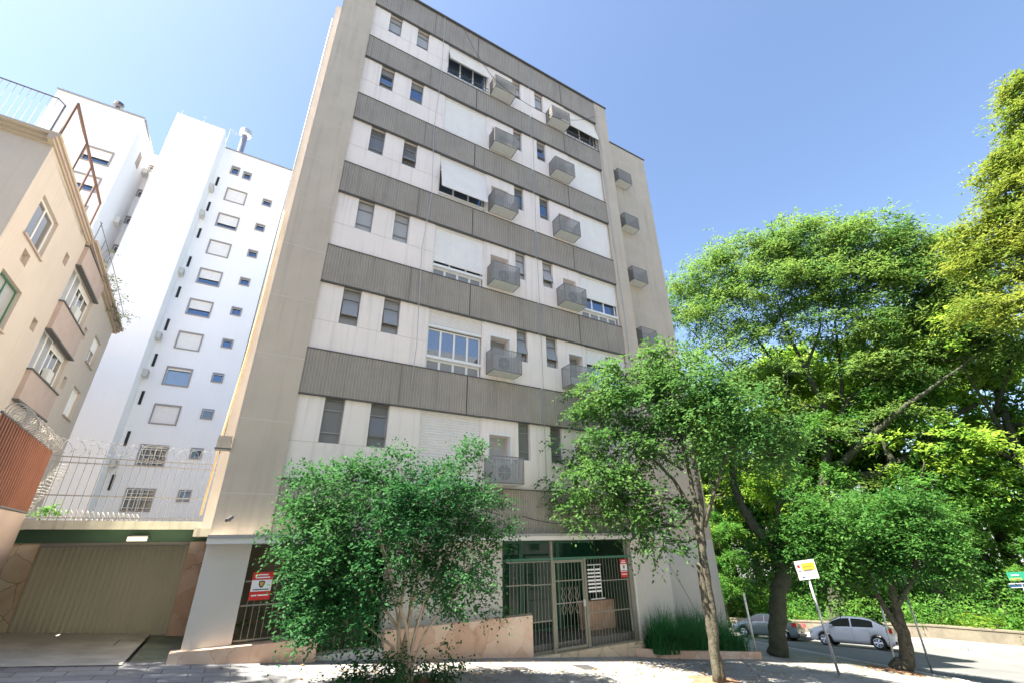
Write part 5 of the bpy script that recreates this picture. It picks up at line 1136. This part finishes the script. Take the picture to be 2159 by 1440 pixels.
# ------------------------------------------------------------------ signs and poles
def pole(px0, py0, px1, py1, r, label, name='sign_pole', mt='steel', Yt=None, lean=0.0):
    g = atg(px0, py0); top = at(px1, py1, g.y if Yt is None else Yt)
    t = empty(name, (g.x, g.y, g.z)); b = MB(); b.tube([(0, 0, -.05), tuple(top-g)], r, 8); b.build('pole', M[mt], t, smooth=True); tag(t, label, 'pole'); return t, g, top
t, g, top = pole(1770, 1423, 1702, 1212, 0.035, 'leaning white pole with a yellow and white notice plate on the pavement', 'parking_sign')
c = top-g
fwd = Vector((0.62, -0.78, 0)).normalized(); rt_ = Vector((0.79, 0.61, 0))
rt_ = Vector((0.86, -0.5, 0)); nrm_ = Vector((-0.5, -0.86, 0))
axis = c.normalized(); rt_ = (rt_-axis*rt_.dot(axis)).normalized(); nrm_ = axis.cross(rt_).normalized()
if nrm_.y > 0: nrm_ = -nrm_
def plate(name, u0, u1, v0, v1, o_, m_, parent, cc, th=0.006):
    b = MB(); q = [cc+rt_*a+axis*d+nrm_*o_ for a, d in ((u0, v0), (u1, v0), (u1, v1), (u0, v1))]; q2 = [p-nrm_*th for p in q]
    b.v = [tuple(p) for p in q+q2]; b.f = [(0, 1, 2, 3), (7, 6, 5, 4), (0, 4, 5, 1), (1, 5, 6, 2), (2, 6, 7, 3), (3, 7, 4, 0)]
    return b.build(name, m_, parent)
plate('sign_plate', -.30, .32, -.10, .42, .045, M['signwhite'], t, c)
plate('yellow_field', -.12, .28, .14, .34, .050, M['yellow'], t, c, .004)
plate('red_mark', -.25, -.17, .24, .31, .050, M['red'], t, c, .004)
plate('printed_line', -.08, .2, .24, .262, .053, M['gold'], t, c, .002); plate('printed_line', -.08, .18, .145, .16, .053, M['dark_trim'], t, c, .002)
plate('printed_line', -.25, -.16, .14, .155, .050, M['dark_trim'], t, c, .004); plate('printed_line', -.18, -.10, -.04, -.015, .050, M['signblue'], t, c, .004)
pole(1595, 1378, 1568, 1250, 0.035, 'thin white post left of the thick dark trunk', 'street_post', 'white')
pole(1890, 1405, 1840, 1205, 0.035, 'pale post just left of the leaning corner tree', 'street_post', 'white')
t, g, top = pole(1965, 1415, 1897, 1210, 0.032, 'thin grey post with a black box at its top, right of the leaning corner tree', 'street_post')
b = MB(); c = top-g; b.box(c.x-.16, c.x+.10, c.y-.12, c.y-.04, c.z-.42, c.z+.05); b.build('black_box', M['black'], t)
# green street name sign at the right edge, on its own pole
g = Vector((27.5, -4.2, 0)); g.z = ground(g.x, g.y); 
pp = at(2145, 1222, -3.2); g = Vector((pp.x+0.12, pp.y-0.05, ground(pp.x, pp.y)))
t = empty('street_name_sign', g); b = MB(); b.tube([(0, 0, 0), (0, 0, pp.z-g.z-0.1)], 0.03, 8); b.build('pole', M['steel'], t); tag(t, 'green street name sign with a lime strip above a blue band at the right edge', 'street sign')
cc = pp-g; axis = Vector((0, 0, 1)); rt_ = Vector((0.94, -0.34, 0)).normalized(); nrm_ = Vector((-0.34, -0.94, 0)).normalized()
k = (pp-CAM).length/FPX
plate('sign_plate', -.52, .55, -.02, .34, .04, M['signgreen'], t, cc); plate('lime_strip', -.48, .25, -.01, .10, .045, M['signlime'], t, cc, .004); plate('printed_line', -.30, .16, .18, .235, .045, M['signwhite'], t, cc, .004)
plate('printed_line', -.18, .1, .035, .06, .05, M['gold'], t, cc, .003)
plate('blue_band', -.62, .55, -.32, -.12, .02, M['signblue'], t, cc); plate('band_stripe', -.62, .55, -.16, -.12, .026, M['signwhite'], t, cc, .004); plate('band_stripe', -.55, .5, -.31, -.28, .026, M['signwhite'], t, cc, .004)
# slanted thin mast in the park and power lines at right
g = atg(2032, 1318); top = at(1972, 1120, g.y+0.6); b = MB(); b.tube([g, top], 0.05, 6); tag(b.build('lamp_post', M['steel']), 'slim grey post rising among the park foliage at right', 'post')
for i, (a, c_) in enumerate((((1860, 985), (2200, 905)), ((1900, 975), (2200, 925)), ((1990, 1112), (2200, 1085)))):
    cable('power_line', [at(*a, 4.0), at(*c_, -1.0)], 0.022, M['steel'], ['upper', 'middle', 'lowest'][i]+' of the thin overhead wires crossing the foliage at right', 'power line', sag=0.25)

# ------------------------------------------------------------------ cars
def car(pos, heading, paint, label, hatch=True):
    t = empty('parked_car', pos); tag(t, label, 'car')
    sl_ = -0.118
    h = Vector((math.sin(heading), math.cos(heading), 0)); h.z = ground(pos[0]+h.x, pos[1]+h.y)-ground(pos[0], pos[1]); h.normalize()
    l = Vector((-h.y, h.x, 0)); l.z = ground(pos[0]+l.x, pos[1]+l.y)-ground(pos[0], pos[1]); l = (l-h*l.dot(h)).normalized(); u = h.cross(l)
    t.matrix_world = Matrix(((h.x, l.x, u.x, pos[0]), (h.y, l.y, u.y, pos[1]), (h.z, l.z, u.z, pos[2]), (0, 0, 0, 1)))
    WB = 1.245; R = 0.30
    top = [(-2.0, .62), (-1.96, .92), (-1.80, 1.02), (-1.62, 1.10), (-1.1, 1.40), (-.6, 1.475), (0, 1.49), (.35, 1.44), (.75, 1.24), (1.12, 1.02), (1.5, .93), (1.8, .82), (1.98, .66), (2.05, .5)]
    if not hatch: top = [(-2.12, .60), (-2.08, .93), (-1.9, .99), (-1.55, 1.02), (-1.0, 1.32), (-.55, 1.43), (0, 1.45), (.35, 1.40), (.75, 1.20), (1.12, 1.0), (1.5, .92), (1.8, .80), (1.98, .66), (2.05, .5)]
    x0, x1 = top[0][0], top[-1][0]
    tx, tz = [q[0] for q in top], [q[1] for q in top]
    belt = lambda x: float(np.interp(x, [x0, -1.6, 0, 1.1, x1], [.86, .98, .93, .90, .50]))
    N = 64; secs = []; b = MB()
    for i in range(N+1):
        x = x0+(x1-x0)*i/N
        zt = float(np.interp(x, tx, tz)); e = min(1, ((x-x0)/.35)); f = min(1, ((x1-x)/.45)); wv = .845*(1-0.20*(1-math.sqrt(max(0, 1-(1-e)**2))))*(1-0.26*(1-math.sqrt(max(0, 1-(1-f)**2))))
        zb = .21+ .10*(1-e)**2+.06*(1-f)**2
        for c in (-WB, WB):
            if abs(x-c) < R+.06: zb = max(zb, .29+math.sqrt(max(0, (R+.06)**2-(x-c)**2)))
        bz = min(belt(x), zt-.02); cab = max(0, zt-bz); 
        wr = wv-0.62*cab*0.62 if cab > .05 else wv*.97
        zm = zb+(bz-zb)*.55
        ring = [(wv*.94, zb), (wv*.985, zb+(bz-zb)*.2), (wv, zm), (wv*.985, bz-.05), (wv*.955, bz), ((wr+wv*.94)/2, bz+cab*.5), (wr, bz+cab*.86), (wr*.82, zt-.012), (wr*.4, zt), (0, zt+.005)]
        ring = ring+[(-y, z) for y, z in ring[-2::-1]]
        secs.append([(x, y, z) for y, z in ring])
    for s_ in secs: b.v += s_
    K = len(secs[0])
    for i in range(N):
        for k in range(K-1): b.f.append((i*K+k, (i+1)*K+k, (i+1)*K+k+1, i*K+k+1))
        b.f.append((i*K+K-1, (i+1)*K+K-1, (i+1)*K, i*K))
    b.f.append(tuple(range(K))); b.f.append(tuple(N*K+k for k in range(K))[::-1])
    body = b.build('body', paint, t, smooth=True)
    # side glass and screens, a few mm proud of the body
    def side_pt(x, q, s, off=.008):   # q from belt (0) to roof (1)
        zt = float(np.interp(x, tx, tz)); bz = min(belt(x), zt-.02); cab = zt-bz; wv = .845; wr = wv-0.62*cab*0.62
        y = np.interp(q, [0, .5, .86, 1], [wv*.955, (wr+wv*.94)/2, wr, wr*.82]); z = np.interp(q, [0, .5, .86, 1], [bz, bz+cab*.5, bz+cab*.86, zt-.012]); return (x, s*(float(y)+off), float(z))
    for s in (-1, 1):
        for (a, c) in ((-1.20 if hatch else -1.05, -.22), (-.14, .88)):
            g = MB(); n_ = 8
            for i in range(n_):
                xa, xb = a+(c-a)*i/n_, a+(c-a)*(i+1)/n_
                def hi(x): return .80 if float(np.interp(x, tx, tz))-belt(x) > .3 else .62
                def lo(x): return 0.07
                for (q0, q1) in ((0, .5), (.5, 1)):
                    A_ = lambda x, q: side_pt(x, lo(x)+(hi(x)-lo(x))*q, s)
                    g.quad(A_(xa, q0), A_(xb, q0), A_(xb, q1), A_(xa, q1))
            g.build('side_window', M['carglass'], t)
    def screen(xa, xb, name):
        g = MB(); n_ = 5
        for i in range(n_):
            p, q = xa+(xb-xa)*i/n_, xa+(xb-xa)*(i+1)/n_; zp, zq = float(np.interp(p, tx, tz))+.012, float(np.interp(q, tx, tz))+.012
            wp_, wq = .60-.10*(zp-1), .60-.10*(zq-1); g.quad((p, -wp_, zp), (q, -wq, zq), (q, wq, zq), (p, wp_, zp))
        g.build(name, M['carglass'], t)
    screen(.42, 1.08, 'windscreen'); screen(-1.55, -1.12, 'rear_window') if hatch else screen(-1.5, -1.02, 'rear_window')
    for s in (-1, 1):
        g = MB(); g.prism([(s*.50, .76), (s*.86, .78), (s*.84, .98), (s*.66, 1.0)], 'x', x0-.012, x0+.26); g.build('tail_light', M['tail'], t)
        g = MB(); g.prism([(s*.45, .60), (s*.80, .62), (s*.78, .74), (s*.5, .70)], 'x', x1-.40, x1-.02); g.build('headlight', M['lamp'], t)
        g = MB(); g.box(.70, .86, s*.84, s*.98, .93, 1.04); g.build('mirror', paint, t)
        for hx in (-.95, .05): g = MB(); g.box(hx, hx+.16, s*.842, s*.862, .84, .865); g.build('door_handle', paint, t)
        g = MB()
        for dx in (-1.0, -.18, .92): g.tube([(dx, s*.846, .32), (dx+.01, s*.85, .60), (dx, s*.838, .90)], .004, 4)
        g.build('door_gap', M['dark_trim'], t)
    g = MB(); g.box(x0-.045, x0-.031, -.22, .22, .44, .56); g.build('licence_plate', M['trim'], t)
    g = MB(); g.box(x0-.03, x0+.02, -.70, .70, .30, .42); g.box(-1.6, 1.5, -.78, .78, .17, .30); g.build('underside', M['black'], t)
    for wx in (-WB, WB):
        for s in (-1, 1):
            wl = empty('wheel', (wx, s*.75, R)); wl.parent = t
            g = MB(); g.tube([(0, -.10, 0), (0, -.09, 0), (0, .09, 0), (0, .10, 0)], [R*.9, R, R, R*.9], 28); g.build('tyre', M['tyre'], wl, smooth=False)
            g = MB(); g.tube([(0, s*.095, 0), (0, s*.106, 0)], [R*.66, R*.64], 24)
            g.build('rim_base', M['acdark'], wl)
            g = MB()
            for k in range(6):
                a = k*math.pi/3; g.tube([(0, s*.112, 0), (R*.62*math.cos(a-.13), s*.112, R*.62*math.sin(a-.13))], .022, 4); g.tube([(0, s*.112, 0), (R*.62*math.cos(a+.13), s*.112, R*.62*math.sin(a+.13))], .022, 4)
            g.tube([(R*.66*math.cos(2*math.pi*k/24), s*.108, R*.66*math.sin(2*math.pi*k/24)) for k in range(25)], .018, 5); g.build('rim', M['rim'], wl)
    return t
cz = ground(30.58, 5.34)-0.14
car((31.3, 4.25, ground(31.3, 4.25)-0.13), rad(-13), M['carwhite'], 'silver white parked hatchback with red tail lights by the park wall')
car((32.3, 10.1, ground(32.3, 10.1)-0.13), rad(-13), M['cargrey'], 'dark grey green parked car half hidden behind the thick trunk', hatch=False)
